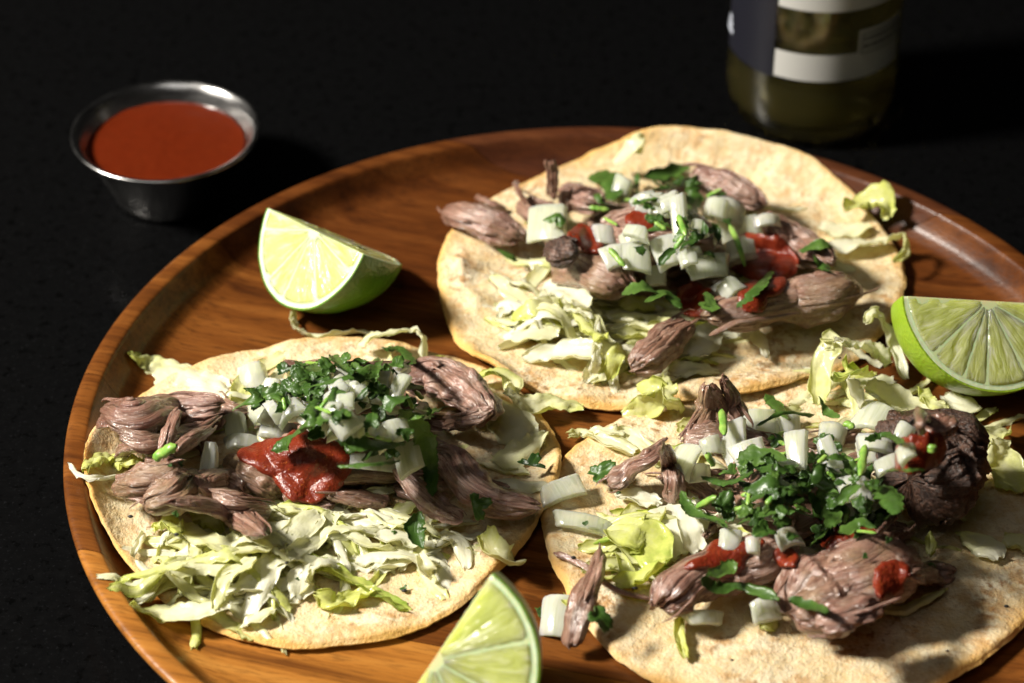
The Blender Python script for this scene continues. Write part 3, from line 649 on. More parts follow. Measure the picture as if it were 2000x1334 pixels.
def cil_strip(pts, w, label, group, g=(.4, .4, .1), roll=(0, .4), lift=.001, curl=.4, name='cilantro_leaf'):
    _ls[0] += 1.31; w = np.atleast_1d(np.asarray(w, float))*PXM
    K = np.array([hit(p[0], p[1], lift+(p[2] if len(p) > 2 else 0)) for p in pts]); L = np.linalg.norm(np.diff(K, axis=0), axis=1).sum()
    n = int(np.clip(L/.0005, 10, 70)); C = spline(K, n); u = np.linspace(0, 1, n); W = np.interp(u, np.linspace(0, 1, len(w)), w)*np.clip(np.minimum(u, 1-u)*n/3, .3, 1)
    V, F, uv, gg = ribbon(C, W, np.interp(u, np.linspace(0, 1, len(roll)), roll), .0006, g, _ls[0], curl, .00025, 9, teeth=.25, crink=.0002)
    o = mobj(name, V, F, M['cilantro'], uv=uv, attrs={'g': gg}); tag(o, label.replace('chopped', ('dark' if (g[0]+g[1])/2 < .38 else 'bright')+(' long' if L > .010 else ' short')+' strip of').replace('strip of cilantro leaf', 'cilantro leaf strip'), 'cilantro', group); hadd(V, F); return o
def stem(pts, r, label, group, lift=.001):
    K = np.array([hit(p[0], p[1], lift+(p[2] if len(p) > 2 else 0)) for p in pts]); C = spline(K, 14); r *= PXM
    V, F, uv = strand_mesh(C, r, r*.9, U(0, 50), 10)
    o = mobj('herb_cutting', V, F, M['stem'], uv=uv); tag(o, label, 'cilantro', group); hadd(V, F); return o
def cil_fill(poly, n, size, label, group, strip=.35, st=.12, slabel=None, sgroup=None):
    for i in range(n):
        p = inpoly(poly); k = U(0, 1); a = U(0, np.pi); s = U(*size)
        if k < strip:
            d = np.array([math.cos(a), -math.sin(a)*.7])*s*1.3; b = np.array([d[1], -d[0]])*U(-.5, .5)
            cil_strip([p-d, p+b*.6, p+d], [s*.3, s*.5, s*.35], label, group, (U(.15, .7), U(.15, .7), .1), (U(-.9, .9), U(-.9, .9)), U(.0008, .002), U(-.6, .6))
        elif k < strip+st:
            d = np.array([math.cos(a), -math.sin(a)*.7])*s*.9; stem([p-d, p+d], U(3.5, 6), slabel or label, sgroup or group)
        else: cil_leaf(p[0], p[1], s, label, group)
def hits(px, py):
    px = np.asarray(px, float); py = np.asarray(py, float)
    d = CF+CR*((px-1000)/FPX)[:, None]-CU*((py-667)/FPX)[:, None]
    z = np.linspace(.085, 0, 500); t = (z[None]-CAM[2])/d[:, 2:3]; x = CAM[0]+d[:, :1]*t; y = CAM[1]+d[:, 1:2]*t
    k = np.argmax(hget(x, y) >= z[None], axis=1); tt = t[np.arange(len(px)), k]; return tt, d
def salsa_pool(poly, label, th=.0016, seed=1.0, sm=9):
    """wet smear hugging the lumps under it: a shell over the surface inside the outline"""
    q = np.array(poly, float); c = q.mean(0); rel = q-c
    ang = np.arctan2(rel[:, 1], rel[:, 0]); rad = np.hypot(rel[:, 0], rel[:, 1]); o_ = np.argsort(ang); ang, rad = ang[o_], rad[o_]
    nt, nr = 110, 34; t = np.linspace(-np.pi, np.pi, nt, endpoint=False)
    r = np.interp(t, np.r_[ang-2*np.pi, ang, ang+2*np.pi], np.r_[rad, rad, rad])
    for _ in range(5): r = (np.roll(r, 1)+2*r+np.roll(r, -1))/4
    r = r*(1+.13*pn(np.cos(t)*1.7, np.sin(t)*1.7, seed)+.05*pn(np.cos(t)*6, np.sin(t)*6, seed)); s = np.linspace(.02, 1, nr)
    X = c[0]+s[:, None]*(r*np.cos(t))[None]; Y = c[1]+s[:, None]*(r*np.sin(t))[None]
    x0, x1, y0, y1 = X.min()-12, X.max()+12, Y.min()-12, Y.max()+12; nx, ny = max(8, int((x1-x0)/4)), max(8, int((y1-y0)/4))
    gx, gy = np.meshgrid(np.linspace(x0, x1, nx), np.linspace(y0, y1, ny)); D, _ = hits(gx.ravel(), gy.ravel()); D = D.reshape(ny, nx); m = np.median(D); D = np.clip(D, m-.010, m+.010)
    for k_ in range(2):
        Dp = np.pad(D, 1, mode='edge'); D = np.min([Dp[a:a+ny, b:b+nx] for a in range(3) for b in range(3)], axis=0)
    for k_ in range(sm):
        Dp = np.pad(D, 1, mode='edge'); D = (Dp[:-2, 1:-1]+Dp[2:, 1:-1]+Dp[1:-1, :-2]+Dp[1:-1, 2:]+4*D)/8
    fx = (X-x0)/(x1-x0)*(nx-1); fy = (Y-y0)/(y1-y0)*(ny-1); ix = np.clip(fx.astype(int), 0, nx-2); iy = np.clip(fy.astype(int), 0, ny-2); fx = fx-ix; fy = fy-iy
    tt = (D[iy, ix]*(1-fx)+D[iy, ix+1]*fx)*(1-fy)+(D[iy+1, ix]*(1-fx)+D[iy+1, ix+1]*fx)*fy
    raw, d = hits(X.ravel(), Y.ravel()); raw = np.clip(raw, m-.010, m+.010).reshape(nr, nt); w_ = sstep(.75, 1, s)[:, None]; tt = tt*(1-w_)+np.minimum(tt+.0006, raw+.0002)*w_
    Q = CAM+d.reshape(nr, nt, 3)*tt[..., None]
    Qc = np.concatenate([Q, Q[:, :1]], 1); N = gnorm(Qc)[:, :-1]; N[(N@TC) < 0] *= -1; N = nrm3(N+TC*.5)
    e = np.sqrt(np.clip(1-s**3, 0, 1))[:, None]; w = (th*(.7+.5*fbm(X*.03, Y*.03, seed, 2))+.0001*pn(X*.11, Y*.11, seed))*e-.0002*(1-e)
    A = Q+N*w[..., None]; B = Q-N*.0012
    V = np.concatenate([A.reshape(-1, 3), B[::-1].reshape(-1, 3)])
    ob = mobj('salsa_smear', V, gridF(2*nr, nt, wv=True), M['salsa']); tag(ob, label, 'salsa'); hadd(A.reshape(-1, 3), gridF(nr, nt, wv=True)); return ob
def nrm3(a): return a/(np.linalg.norm(a, axis=-1)[..., None]+1e-12)

# ------------------------------------------------------------------ lime quarters
def lime(pxy, e, n, a, c, label, bounds, tint=0.0, rough_edge=0.0, seed=1.0):
    """quarter of a lime: half round cut face (straight edge along e through the core, outward normal n), body behind it"""
    e = nrm(e); n = nrm(np.asarray(n, float)-e*np.dot(n, e)); b = np.cross(n, e)
    if b[2] > 0: b = -b
    fz, pz = np.meshgrid(np.linspace(0, np.pi, 60), np.linspace(0, np.pi/2, 40)); lowrel = (a*np.cos(pz)*np.cos(fz)*e[2]+a*np.cos(pz)*np.sin(fz)*b[2]-c*np.sin(pz)*n[2]).min()
    core = P(pxy[0], pxy[1], .0101-lowrel)
    root = empty('lime_wedge', core); tag(root, label, 'lime', 'lime wedges on the plate')
    def W(rho, phi, d): return core+(rho*np.cos(phi))[..., None]*e+(rho*np.sin(phi))[..., None]*b-np.asarray(d)[..., None]*n
    low = 1e9
    def skin(name, o0, o1, mat, attrs=None):
        nonlocal low
        nf, npsi = 72, 40; f = np.linspace(0, np.pi, nf); ps = np.linspace(0, np.pi/2-.02, npsi); Fg, Pg = np.meshgrid(f, ps, indexing='ij')
        lay = []
        for off in (o0, o1):
            wob = .00025*fbm(np.cos(Fg)*3, np.sin(Fg)*3, Pg*3+seed, 2)
            lay.append(W((a-off+wob)*np.cos(Pg), Fg, (c-off+wob)*np.sin(Pg)+.004*np.exp(-((np.pi/2-Pg)/.22)**2)).reshape(-1, 3))
        k = nf*npsi; idx = np.arange(k).reshape(nf, npsi); loop = np.r_[idx[0, :-1], idx[:-1, -1], idx[-1, :0:-1], idx[:0:-1, 0]]; l2 = np.roll(loop, -1)
        # cut rims get their own vertices so that they stay crisp
        V = np.concatenate(lay+[lay[0][loop], lay[1][loop]]); nl = len(loop); r0 = 2*k+np.arange(nl); r1 = r0+nl
        F = np.concatenate([gridF(nf, npsi), gridF(nf, npsi)[:, ::-1]+k, np.stack([r0, np.roll(r0, -1), np.roll(r1, -1), r1], -1)])
        low = min(low, V[:, 2].min())
        return mobj(name, V, F, mat, root, attrs=attrs, origin=core)
    skin('peel', 0, .0006, M['peel'], {'tint': tint}); skin('pith', .00062, .0019, M['pith'])
    ai, ci = a-.0018, c-.0018
    # membrane body a little below the cut faces
    rec = -.00006; rec2 = 0.0; path = [(0.0, rec)]+[(r, rec) for r in np.linspace(.0005, ai, 14)]+[(ai*math.cos(p), max(rec, ci*math.sin(p))) for p in np.linspace(.05, np.pi/2, 16)]
    path = np.array(path); f = np.linspace(0, np.pi, 40); Fg = f[:, None]*np.ones(len(path)); Rg = np.ones(40)[:, None]*path[:, 0]; Dg = np.ones(40)[:, None]*path[:, 1]
    V = W(Rg, Fg, Dg).reshape(-1, 3)+b*rec
    capc = W(np.zeros(1), np.zeros(1), np.array([ci*.4]))+b*rec; m = len(path)
    F = [tuple(x) for x in gridF(40, m)]+[(i, i+1, 40*m) for i in range(m-1)]+[(39*m+i+1, 39*m+i, 40*m) for i in range(m-1)]
    mobj('membrane', np.concatenate([V, capc]), F, M['membrane'], root, origin=core, smooth=False)
    for (p0, p1) in zip(bounds[:-1], bounds[1:]):
        sd = seed+p0*7; q = []
        r0_ = .0022
        for r in np.linspace(r0_, ai-.0003, 22): q.append((r, 0.0, 1))
        for p in np.linspace(.03, np.pi/2-.10, 18): q.append((max(r0_, (ai-.0003)*math.cos(p)), (ci-.0003)*math.sin(p), 0))
        for d in np.linspace(ci*.9, .001, 8): q.append((r0_, d, 0))
        q = np.array(q); nq = len(q); cen2 = np.array([ai*.42, ci*.35]); nt = 22; rows = []; uvs = []
        for side, ts in ((0, (.25, .55, .8, .93)), (None, np.linspace(0, 1, nt)), (1, (.93, .8, .55, .25))):
            for t in ts:
                sc = 1.0 if side is None else t; tt = t if side is None else side
                rho = cen2[0]+(q[:, 0]-cen2[0])*sc; d = cen2[1]+(q[:, 1]-cen2[1])*sc
                g0 = 0 if p0 < 1e-6 else .00014; g1 = 0 if p1 > np.pi-1e-6 else .00014
                rg = np.maximum(rho, .0022); lo = p0+g0/rg; hi = p1-g1/rg; ph = lo+(hi-lo)*tt
                bul = 0.0
                if side is None:
                    et = np.clip(min(tt, 1-tt)*6, 0, 1)**.5; er = np.clip(np.minimum(rho-r0_, ai-rho)/.0025, 0, 1)**.5
                    bul = q[:, 2]*(.00022*et*er+.00016*fbm(rho*500, ph*4+sd, sd, 2)*et*er)
                    if (p0 < 1e-6 and tt < .12): bul = bul-q[:, 2]*rough_edge*np.clip(pn(rho*300, sd, 1), 0, 1)
                rows.append(W(rho, ph, d-bul)); uvs.append(np.stack([rho, ph*.012+d*.5], -1))
                if side is not None:
                    sg = -1 if side == 0 else 1
                    out = -b if (side == 0 and p0 < 1e-6) or (side == 1 and p1 > np.pi-1e-6) else 0
                    rows[-1] = rows[-1]+(out*.0005*(1-sc**4)*(1+.6*pn(rho*700, d*700, sd))[:, None] if not np.isscalar(out) else 0)
        V = np.stack(rows).reshape(-1, 3); nrw = len(rows)
        F = [tuple(x) for x in gridF(nrw, nq, wv=True)]+[tuple(range(nq))[::-1], tuple((nrw-1)*nq+i for i in range(nq))]
        mobj('pulp_segment', V, F, M['pulp'], root, uv=np.stack(uvs).reshape(-1, 2)+sd, origin=core)
    dz = float(hz_under(core, a))-low
    root.location.z += dz+.0001; return root
def hz_under(core, a): return .0100
pi = math.pi
def camv(x, y, z): return nrm(CR*x+CU*y+TC*z)
def e_for(n, ix, iy): v = CR*ix+CU*iy; return nrm(v-TC*(np.dot(v, n)/np.dot(TC, n)))
n1 = camv(-.66, .22, .72)
lime((614, 450), e_for(n1, -.90, .44), n1, .0258, .0330, 'lime wedge with bright cut face beside the plate rim and the sauce cup', [0, .27, 1.05, 1.48, 2.16, 2.86, pi], .05, seed=2.0)
n2 = camv(.28, .26, .92)
lime((1930, 588), e_for(n2, -.995, .05), n2, .0285, .0330, 'lime wedge with shaded cut face and bright green peel edge beside the charred meat', [0, .74, 1.18, 1.47, 2.02, 2.66, pi], .75, .0012, seed=5.0)
n3 = camv(-.20, -.05, .97)
lime((847, 1290), e_for(n3, .55, .83), n3, .0275, .0330, 'yellow-green lime wedge standing on end between the two front tacos'.replace('front ', ''), [0, .75, 1.45, 2.2, 2.75, pi], .2, seed=8.0)

# ------------------------------------------------------------------ taco A: by the rim, with the salsa puddle
gA = 'toppings of the taco with the salsa puddle'
LA = 'pale lettuce shred in the front bed of the taco with the salsa puddle'.replace('front ', '')
lettuce_bed([(240, 880), (330, 800), (500, 720), (780, 700), (960, 790), (1010, 940), (900, 1010), (300, 1010)], 40, 'lettuce shred tucked under the meat of the taco with the salsa puddle', 'lettuce under the meat of the salsa taco', (.1, .6))
lettuce_bed([(300, 1040), (420, 1000), (640, 1000), (850, 1010), (870, 1070), (830, 1110), (700, 1130), (600, 1150), (500, 1190), (400, 1190), (300, 1160)], 92, LA, 'lettuce bed of the salsa taco', (-.15, .6))
lettuce([(250, 690), (300, 712), (360, 740), (440, 765)], [8, 34, 46, 40], 'broad white lettuce leaf with green tip beside the meat near the rim', g=(.75, -.15, .05), ruf=.002, crink=.0012, curl=-.25, roll=(-.2, -.1), nv=15, name='lettuce_leaf')
lettuce([(262, 820), (275, 850), (290, 880), (310, 905)], [7, 20, 22, 12], 'small white curled lettuce piece on the pink meat near the rim', g=(.4, -.05, .0), ruf=.002, curl=.7, lift=.014)
lettuce([(135, 905), (150, 925), (185, 935), (235, 928)], [3, 5, 6, 5], 'thin curled lettuce thread sticking out over the plate rim', g=(-.1, .0, .0), lift=.003)
lettuce([(165, 915), (200, 893), (235, 900), (268, 905)], [12, 18, 20, 16], 'frilly yellow lettuce piece at the tortilla edge near the rim', g=(.6, .5, .1), ruf=.003, crink=.0009, lift=.001)
lettuce([(575, 605), (578, 640), (620, 655), (700, 648), (760, 655)], [11, 11, 13, 15, 13], 'long curled lettuce ribbon lying between the lime wedge and the tortilla', g=(.35, .1, .05), roll=(1.1, .8, .5), lift=.003, ruf=.002)
lettuce([(700, 672), (740, 655, .004), (800, 645, .008), (826, 660, .007), (828, 705, .003)], [16, 18, 15, 10, 12], 'arched lettuce ribbon behind the cilantro of the taco with the salsa puddle', g=(.2, .1, .1), roll=(.3, .7, .9), lift=.004)
lettuce([(235, 1132), (300, 1115), (365, 1100)], [7, 9, 10], 'narrow green lettuce strip reaching past the tortilla edge', g=(.75, .35, .1), lift=.003)
lettuce([(258, 1183), (310, 1200), (370, 1195), (450, 1180)], [12, 24, 22, 14], 'translucent flat lettuce strip hanging over the tortilla front edge'.replace('front ', ''), g=(.45, -.05, .2), lift=.003, ruf=.0018)
lettuce([(258, 1088), (272, 1060), (282, 1040)], [6, 7, 5], 'tiny loose lettuce sliver on the bare tortilla by the rim', g=(-.05, -.05, .0), lift=.0012)
for (q, w, g) in [([(480, 1215), (520, 1120), (560, 1060), (620, 1000)], [16, 24, 28, 24], (-.1, .2, .05)), ([(350, 1030), (420, 1060), (480, 1075), (560, 1060)], [20, 28, 30, 22], (.35, .3, .1)),
                  ([(580, 1170), (590, 1130), (605, 1110)], [24, 28, 20], (-.15, -.1, 0)), ([(690, 1095), (760, 1080), (860, 1100)], [22, 26, 24], (-.1, .05, .1)),
                  ([(735, 1045), (800, 1050), (850, 1065)], [26, 30, 20], (-.1, .05, .1)), ([(560, 1090), (620, 1050), (650, 1000)], [18, 20, 18], (.1, .3, .1)),
                  ([(860, 1045), (900, 1060), (912, 1110)], [22, 18, 16], (.0, -.1, .1)), ([(330, 1120), (390, 1105), (460, 1110)], [16, 22, 20], (.25, .1, .2)),
                  ([(420, 1190), (440, 1130), (500, 1090)], [12, 16, 14], (.4, .2, .2)), ([(470, 1225), (500, 1205), (535, 1190)], [10, 13, 8], (.1, .25, .1))]:
    lettuce(q, w, LA, 'lettuce bed of the salsa taco', g=g, lift=.0004, ruf=.0018, roll=(U(-.4, .4), U(-.4, .4)), curl=U(-.3, .5), th=.0006)
for (q, w) in [([(615, 1160), (655, 1180), (690, 1170), (730, 1150)], [14, 20, 20, 14]), ([(300, 1035), (330, 1025), (355, 1040)], [14, 20, 14]), ([(375, 1015), (405, 1015), (430, 1040)], [18, 26, 18])]:
    lettuce(q, w, 'frilly bright yellow lettuce edge in the bed of the taco with the salsa puddle', 'yellow lettuce frills of the salsa taco', g=(.60, .66, .05), ruf=.0035, crink=.0010, lift=.001, curl=.4)
lettuce([(945, 1040), (960, 1075), (990, 1095), (1015, 1105)], [18, 26, 30, 18], 'curled yellow-white lettuce piece at the tortilla edge above the standing lime wedge', g=(.55, .1, .1), ruf=.003, curl=.8, lift=.003)
lettuce([(820, 1085), (830, 1110), (838, 1130)], [14, 18, 10], 'blunt white lettuce nub in front of the wide white strips'.replace('in front of', 'next to'), g=(.2, .15, .05), ruf=.002, curl=.7, lift=.002)
lettuce([(930, 735), (960, 725, .002), (1000, 740), (1005, 770)], [14, 20, 22, 16], 'bright green curled lettuce behind the dark meat, facing the far taco', g=(.7, .3, .15), lift=.004, ruf=.003)
lettuce([(985, 760), (1040, 790), (1090, 785), (1138, 800)], [26, 24, 22, 18], 'green-white folded lettuce strip lying between the tortillas', g=(.2, .5, .15), ruf=.003, crink=.0012, lift=.003)
lettuce([(940, 800), (985, 810), (1020, 850), (1060, 870)], [40, 46, 40, 16], 'wide shaded lettuce leaf beside the dark meat of the taco with salsa puddle', g=(.2, .1, .15), ruf=.003, crink=.001, lift=.002, name='lettuce_leaf')
lettuce([(960, 900), (1000, 890), (1040, 865), (1068, 845)], [28, 30, 18, 9], 'shaded wavy lettuce strip near the dark cilantro leaf', g=(.3, .3, .1), ruf=.003, lift=.002)

meat_fill([(240, 900), (300, 820), (440, 790), (560, 760), (760, 760), (900, 800), (960, 900), (880, 980), (640, 960), (420, 970), (300, 960)], 34, 'small meat shred mixed into the heap of the taco with the salsa puddle', 'meat shreds of the salsa taco')
meat([(212, 812), (260, 815), (330, 808), (430, 790)], [30, 42, 40, 30], .75, 'long glossy pink meat piece reaching over the tortilla towards the rim', strands=9, lift=.008, crust=.05)
meat([(235, 845), (290, 865), (350, 855), (400, 830)], [16, 22, 22, 16], .7, 'lower pink meat strip under the long glossy piece near the rim', strands=5)
meat([(415, 835, .004), (370, 860, .004), (330, 890, .003)], [11, 14, 10], .8, 'thin meat bundle crossing down from the glossy pink piece', strands=4)
meat([(348, 800, .006), (330, 845, .006), (318, 895, .004)], [9, 12, 9], .8, 'twisted meat strand lying across the pink pieces near the rim', strands=3)
meat([(235, 950), (290, 938), (350, 915)], [26, 40, 32], .75, 'ragged pinkish brown meat chunk on the bare tortilla near the rim', strands=7, brown=.15, crust=.05)
meat([(285, 985), (330, 965), (378, 930)], [22, 34, 26], .8, 'coarse brown meat lump beside the ragged pinkish chunk', strands=5, brown=.55)
meat([(390, 950), (430, 940), (470, 960)], [22, 28, 22], .7, 'dark meat bit in the hollow beneath the standing onion slice', strands=5, crust=.35)
meat([(335, 985), (400, 988), (460, 1010), (515, 1045)], [10, 20, 26, 14], .6, 'flat pink meat strip curving over the lettuce', strands=7, lift=.006)
meat([(420, 965), (470, 985), (520, 1000)], [18, 26, 18], .7, 'meat strip with white fat behind the flat pink strip', strands=6)
meat([(452, 905), (500, 925), (552, 960)], [26, 40, 24], .8, 'crumbly brown meat lump next to the salsa puddle', strands=4, brown=.75)
meat([(560, 950), (600, 975), (650, 985)], [24, 30, 24], .6, 'pale meat shreds under the edge of the salsa puddle', strands=8)
meat([(540, 880), (620, 890), (700, 880)], [40, 60, 44], .6, 'meat chunk hidden beneath the salsa puddle', strands=4, lift=.010)
meat([(650, 935), (710, 925), (780, 928)], [18, 26, 18], .7, 'thin brown meat slab at the right end of the salsa puddle'.replace('right ', ''), strands=5, brown=.3)
meat([(640, 965), (700, 975), (760, 985)], [14, 20, 14], .6, 'shaded meat sliver above the lettuce bed of the salsa taco', strands=4, crust=.2)
meat([(600, 800), (680, 790), (760, 790)], [50, 70, 50], .7, 'meat chunk buried under onion and cilantro of the taco with the salsa puddle', strands=4, lift=.010)
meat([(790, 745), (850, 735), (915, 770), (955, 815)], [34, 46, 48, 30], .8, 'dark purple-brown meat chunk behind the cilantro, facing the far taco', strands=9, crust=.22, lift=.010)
meat([(870, 830), (915, 820), (960, 800)], [16, 20, 12], .7, 'dark curled meat strand hooked round the end of the purple-brown chunk', strands=4, crust=.3)
fibre([(546, 714), (620, 712), (700, 718), (800, 706)], 11, 'long smooth pink meat rod lying over the back of the salsa taco heap', lift=.013)
meat([(845, 880, .004), (885, 905, .004), (920, 950), (975, 985), (1040, 990)], [18, 32, 34, 30, 22], .75, 'large shaded meat piece running down to the tortilla edge beside the lime tip', strands=9, crust=.22, lift=.008)
meat([(775, 915), (820, 960), (860, 995), (900, 1015)], [12, 22, 24, 14], .6, 'pink fibrous meat strip slanting down from the onion slices', strands=8, lift=.006)
salsa_pool([(440, 885), (500, 868), (560, 850), (640, 850), (690, 875), (680, 920), (655, 960), (610, 985), (560, 965), (530, 930), (480, 900)], 'red salsa puddle over the middle of the taco by the rim', .0012, 2.0, 14)

onA, goA = 'diced white onion piece in the cilantro heap of the taco with the salsa puddle', 'onion on the salsa taco'
onion(408, 900, 38, 78, 'upright translucent onion slice at the end of the salsa taco heap', goA, -.25, camv(-.25, .35, .9), .004, .0022)
for (x, y, w, h, a) in [(455, 832, 45, 60, .3), (470, 862, 70, 34, -.2), (490, 735, 62, 58, 0), (545, 785, 60, 48, .2), (610, 765, 74, 54, .1), (548, 835, 66, 56, -.3), (500, 800, 50, 54, .5), (720, 748, 62, 48, .2), (690, 770, 50, 50, .1), (640, 735, 60, 40, -.2), (580, 735, 50, 44, .3), (765, 735, 30, 80, -.7), (750, 790, 56, 50, .3), (700, 900, 130, 34, .1)]:
    onion(x, y, w, h, onA, goA, a)
onion_fill([(440, 830), (500, 750), (640, 725), (800, 730), (830, 800), (700, 830), (520, 850)], 16, (36, 66), onA, goA)
LcA, gcA, lsA = 'chopped cilantro leaf in the heap of the taco with the salsa puddle', 'cilantro on the salsa taco', 'short cut cilantro stem in the heap of the taco with salsa puddle'
cil_fill([(490, 760), (560, 720), (660, 700), (800, 720), (840, 800), (840, 880), (760, 890), (640, 850), (520, 800)], 66, (14, 30), LcA, gcA, .4, .12, lsA, 'cilantro stems on the salsa taco')
for (x, y, w, h, a) in [(648, 783, 44, 34, .1), (672, 832, 72, 52, -.2), (775, 755, 34, 62, -.5), (793, 890, 52, 66, .1), (560, 800, 60, 44, .2)]:
    onion(x, y, w, h, onA, goA, a, camv(-.5, .45, .75), .002)
for (q, w) in [([(530, 880), (570, 850), (605, 815), (618, 780)], [10, 20, 18, 10]), ([(600, 745), (620, 720), (655, 695)], [18, 24, 10]), ([(590, 760), (660, 740), (730, 725)], [8, 12, 8]), ([(625, 830), (650, 790), (665, 760)], [14, 20, 12]),
               ([(690, 740), (720, 715), (735, 700)], [14, 18, 8]), ([(750, 680), (785, 683), (805, 712)], [8, 11, 10]), ([(455, 800), (490, 775), (500, 760)], [14, 20, 12]), ([(700, 830), (760, 845), (820, 850)], [14, 20, 12]),
               ([(780, 800), (825, 850), (840, 920), (845, 970)], [18, 24, 16, 8]), ([(660, 860), (720, 870), (790, 865)], [10, 14, 10]), ([(660, 910), (720, 905), (780, 900)], [7, 10, 7]), ([(750, 800), (770, 780), (800, 775)], [16, 22, 14])]:
    cil_strip([(*p, .003) for p in q], w, LcA, gcA, (U(.3, .75), U(.3, .75), .1), (U(-.5, .5), U(-.6, .6)), .001, U(-.5, .5))
onion_fill([(450, 850), (520, 770), (700, 750), (800, 790), (800, 860), (600, 820)], 7, (34, 56), onA, goA)
cil_fill([(470, 790), (560, 740), (660, 710), (800, 730), (840, 800), (800, 870), (700, 850), (600, 810)], 24, (14, 27), LcA, gcA, .3, .1, lsA, 'cilantro stems on the salsa taco')
stem([(300, 895, .004), (345, 870, .006)], 12, 'thick green stem piece lying on the ragged meat near the rim', None)
cil_leaf(915, 990, 36, 'dark cilantro leaf resting on the large shaded meat piece', 'single cilantro leaves', .3, lift=.003)
cil_leaf(1032, 925, 36, 'dark shaded cilantro leaf at the gap between two tortillas', 'single cilantro leaves', 1.2, lift=.003, g=.1)
cil_strip([(820, 1000), (812, 1035), (825, 1070)], [14, 22, 12], 'single cilantro leaf lying on the white lettuce strips', None, (.5, .4, 0), (.3, -.3), .003)
for (x, y, s) in [(785, 1145, 10), (768, 1040, 8), (580, 1135, 6), (340, 1000, 9), (355, 905, 12), (330, 905, 9)]:
    cil_leaf(x, y, s, 'tiny cilantro fleck scattered on the taco with the salsa puddle', 'cilantro flecks on the salsa taco', lift=.001)

# ------------------------------------------------------------------ taco B: closest to the bottle
LB, gB = 'pale lettuce shred in the bed of the taco closest to the bottle', 'lettuce bed of the bottle taco'
lettuce_bed([(1000, 500), (1100, 430), (1300, 380), (1500, 400), (1640, 500), (1620, 600), (1400, 620), (1100, 580)], 30, 'lettuce shred tucked under the meat of the taco closest to the bottle', 'lettuce under the meat of the bottle taco', (.1, .6))
lettuce_bed([(985, 600), (1050, 550), (1150, 580), (1300, 610), (1400, 640), (1400, 700), (1300, 730), (1180, 725), (1050, 690)], 76, LB, gB, (-.15, .6))
for (q, w, g) in [([(1000, 620), (1040, 600), (1080, 590)], [16, 24, 18], (.7, .3, .1)), ([(1020, 700), (1080, 690), (1150, 685), (1210, 690)], [14, 24, 28, 18], (-.05, .1, .15)), ([(1160, 730), (1165, 690), (1170, 620)], [14, 10, 5], (-.1, .1, .1)),
                  ([(1120, 600), (1150, 640), (1180, 660)], [12, 18, 14], (.5, .6, .1)), ([(1210, 600), (1240, 590), (1280, 600)], [14, 22, 16], (.5, .6, .1)), ([(1190, 740), (1200, 700), (1215, 680)], [12, 18, 18], (.65, .5, .1)),
                  ([(1340, 690), (1370, 670), (1395, 640)], [26, 34, 26], (-.1, .1, .1)), ([(1310, 730), (1350, 720), (1400, 725)], [20, 20, 10], (.1, .3, .1)), ([(1000, 660), (1040, 650), (1090, 650)], [16, 24, 18], (.1, .3, .1)), ([(1060, 560), (1110, 570), (1150, 600)], [20, 30, 20], (-.1, .0, .1))]:
    lettuce(q, w, LB, gB, g=g, lift=.0015, ruf=.0022, roll=(U(-.4, .4), U(-.4, .4)), curl=U(-.3, .5), th=.0010)
lettuce([(1440, 640), (1480, 660), (1500, 700)], [26, 18, 6], 'white forked lettuce piece hanging from under the fibrous meat end', g=(-.15, -.1, .0), ruf=.002, lift=.003)
lettuce([(1650, 410), (1690, 395), (1725, 400), (1735, 425)], [22, 30, 26, 16], 'frilly yellow lettuce curl at the back tortilla edge against the rim', g=(.5, .6, .1), ruf=.006, crink=.002, lift=.005, curl=.6)
lettuce([(1620, 480), (1680, 475), (1730, 470), (1765, 460, .006), (1770, 490, .005), (1745, 510)], [26, 30, 20, 13, 11, 8], 'looping pale yellow lettuce ribbon over the tortilla edge against the rim', g=(-.05, .55, .1), roll=(.1, .6, 1.0), lift=.004, ruf=.002)
lettuce([(1600, 440), (1650, 450), (1700, 440)], [22, 28, 18], 'flat whitish lettuce piece between the dark meat and the frilly curl', g=(.0, .3, .1), lift=.002)
lettuce([(1200, 318), (1235, 285, .004), (1250, 270, .003), (1252, 300)], [14, 20, 14, 10], 'lettuce piece poking up behind the heap closest to the bottle', g=(.15, .35, .1), roll=(.6, .9), lift=.005)
meat_fill([(1040, 420), (1120, 380), (1300, 370), (1450, 390), (1580, 470), (1600, 560), (1450, 600), (1250, 560), (1100, 520)], 24, 'small meat shred mixed into the heap closest to the bottle', 'meat shreds of the bottle taco')
meat([(872, 415), (920, 425), (975, 445), (1015, 465)], [28, 40, 40, 26], .7, 'pink fibrous meat chunk hanging over the bubbled tortilla edge', strands=10, lift=.008)
fibre([(930, 383, .004), (955, 395, .003), (990, 410)], 9, 'short pale meat rod lying on the pink fibrous chunk')
meat([(1020, 400), (1055, 420), (1090, 430)], [26, 34, 26], .7, 'meat chunk under the large white onion slab', strands=5, lift=.006)
fibre([(1072, 312, .024), (1078, 345, .016), (1075, 385, .006)], 13, 'upright meat strand sticking up from the heap closest to the bottle', bunch=4, lift=.004)
fibre([(1003, 355, .012), (1010, 375, .008), (1025, 400, .003)], 8, 'small upright meat shred next to the large white onion slab', bunch=3, lift=.004)
meat([(1095, 375), (1130, 385), (1170, 400)], [26, 34, 26], .8, 'greyish meat chunk at the base of the upright strand', strands=6, lift=.010)
meat([(1180, 450), (1280, 460), (1400, 480)], [55, 80, 60], .7, 'meat mass buried under the onion heap closest to the bottle', strands=4, lift=.012, crust=.1)
meat([(1085, 495), (1130, 510), (1180, 535), (1225, 560)], [44, 56, 46, 30], .8, 'knobbly meat joint with dark crust beside the onion heap', strands=4, lift=.009, brown=.25, crust=.12)
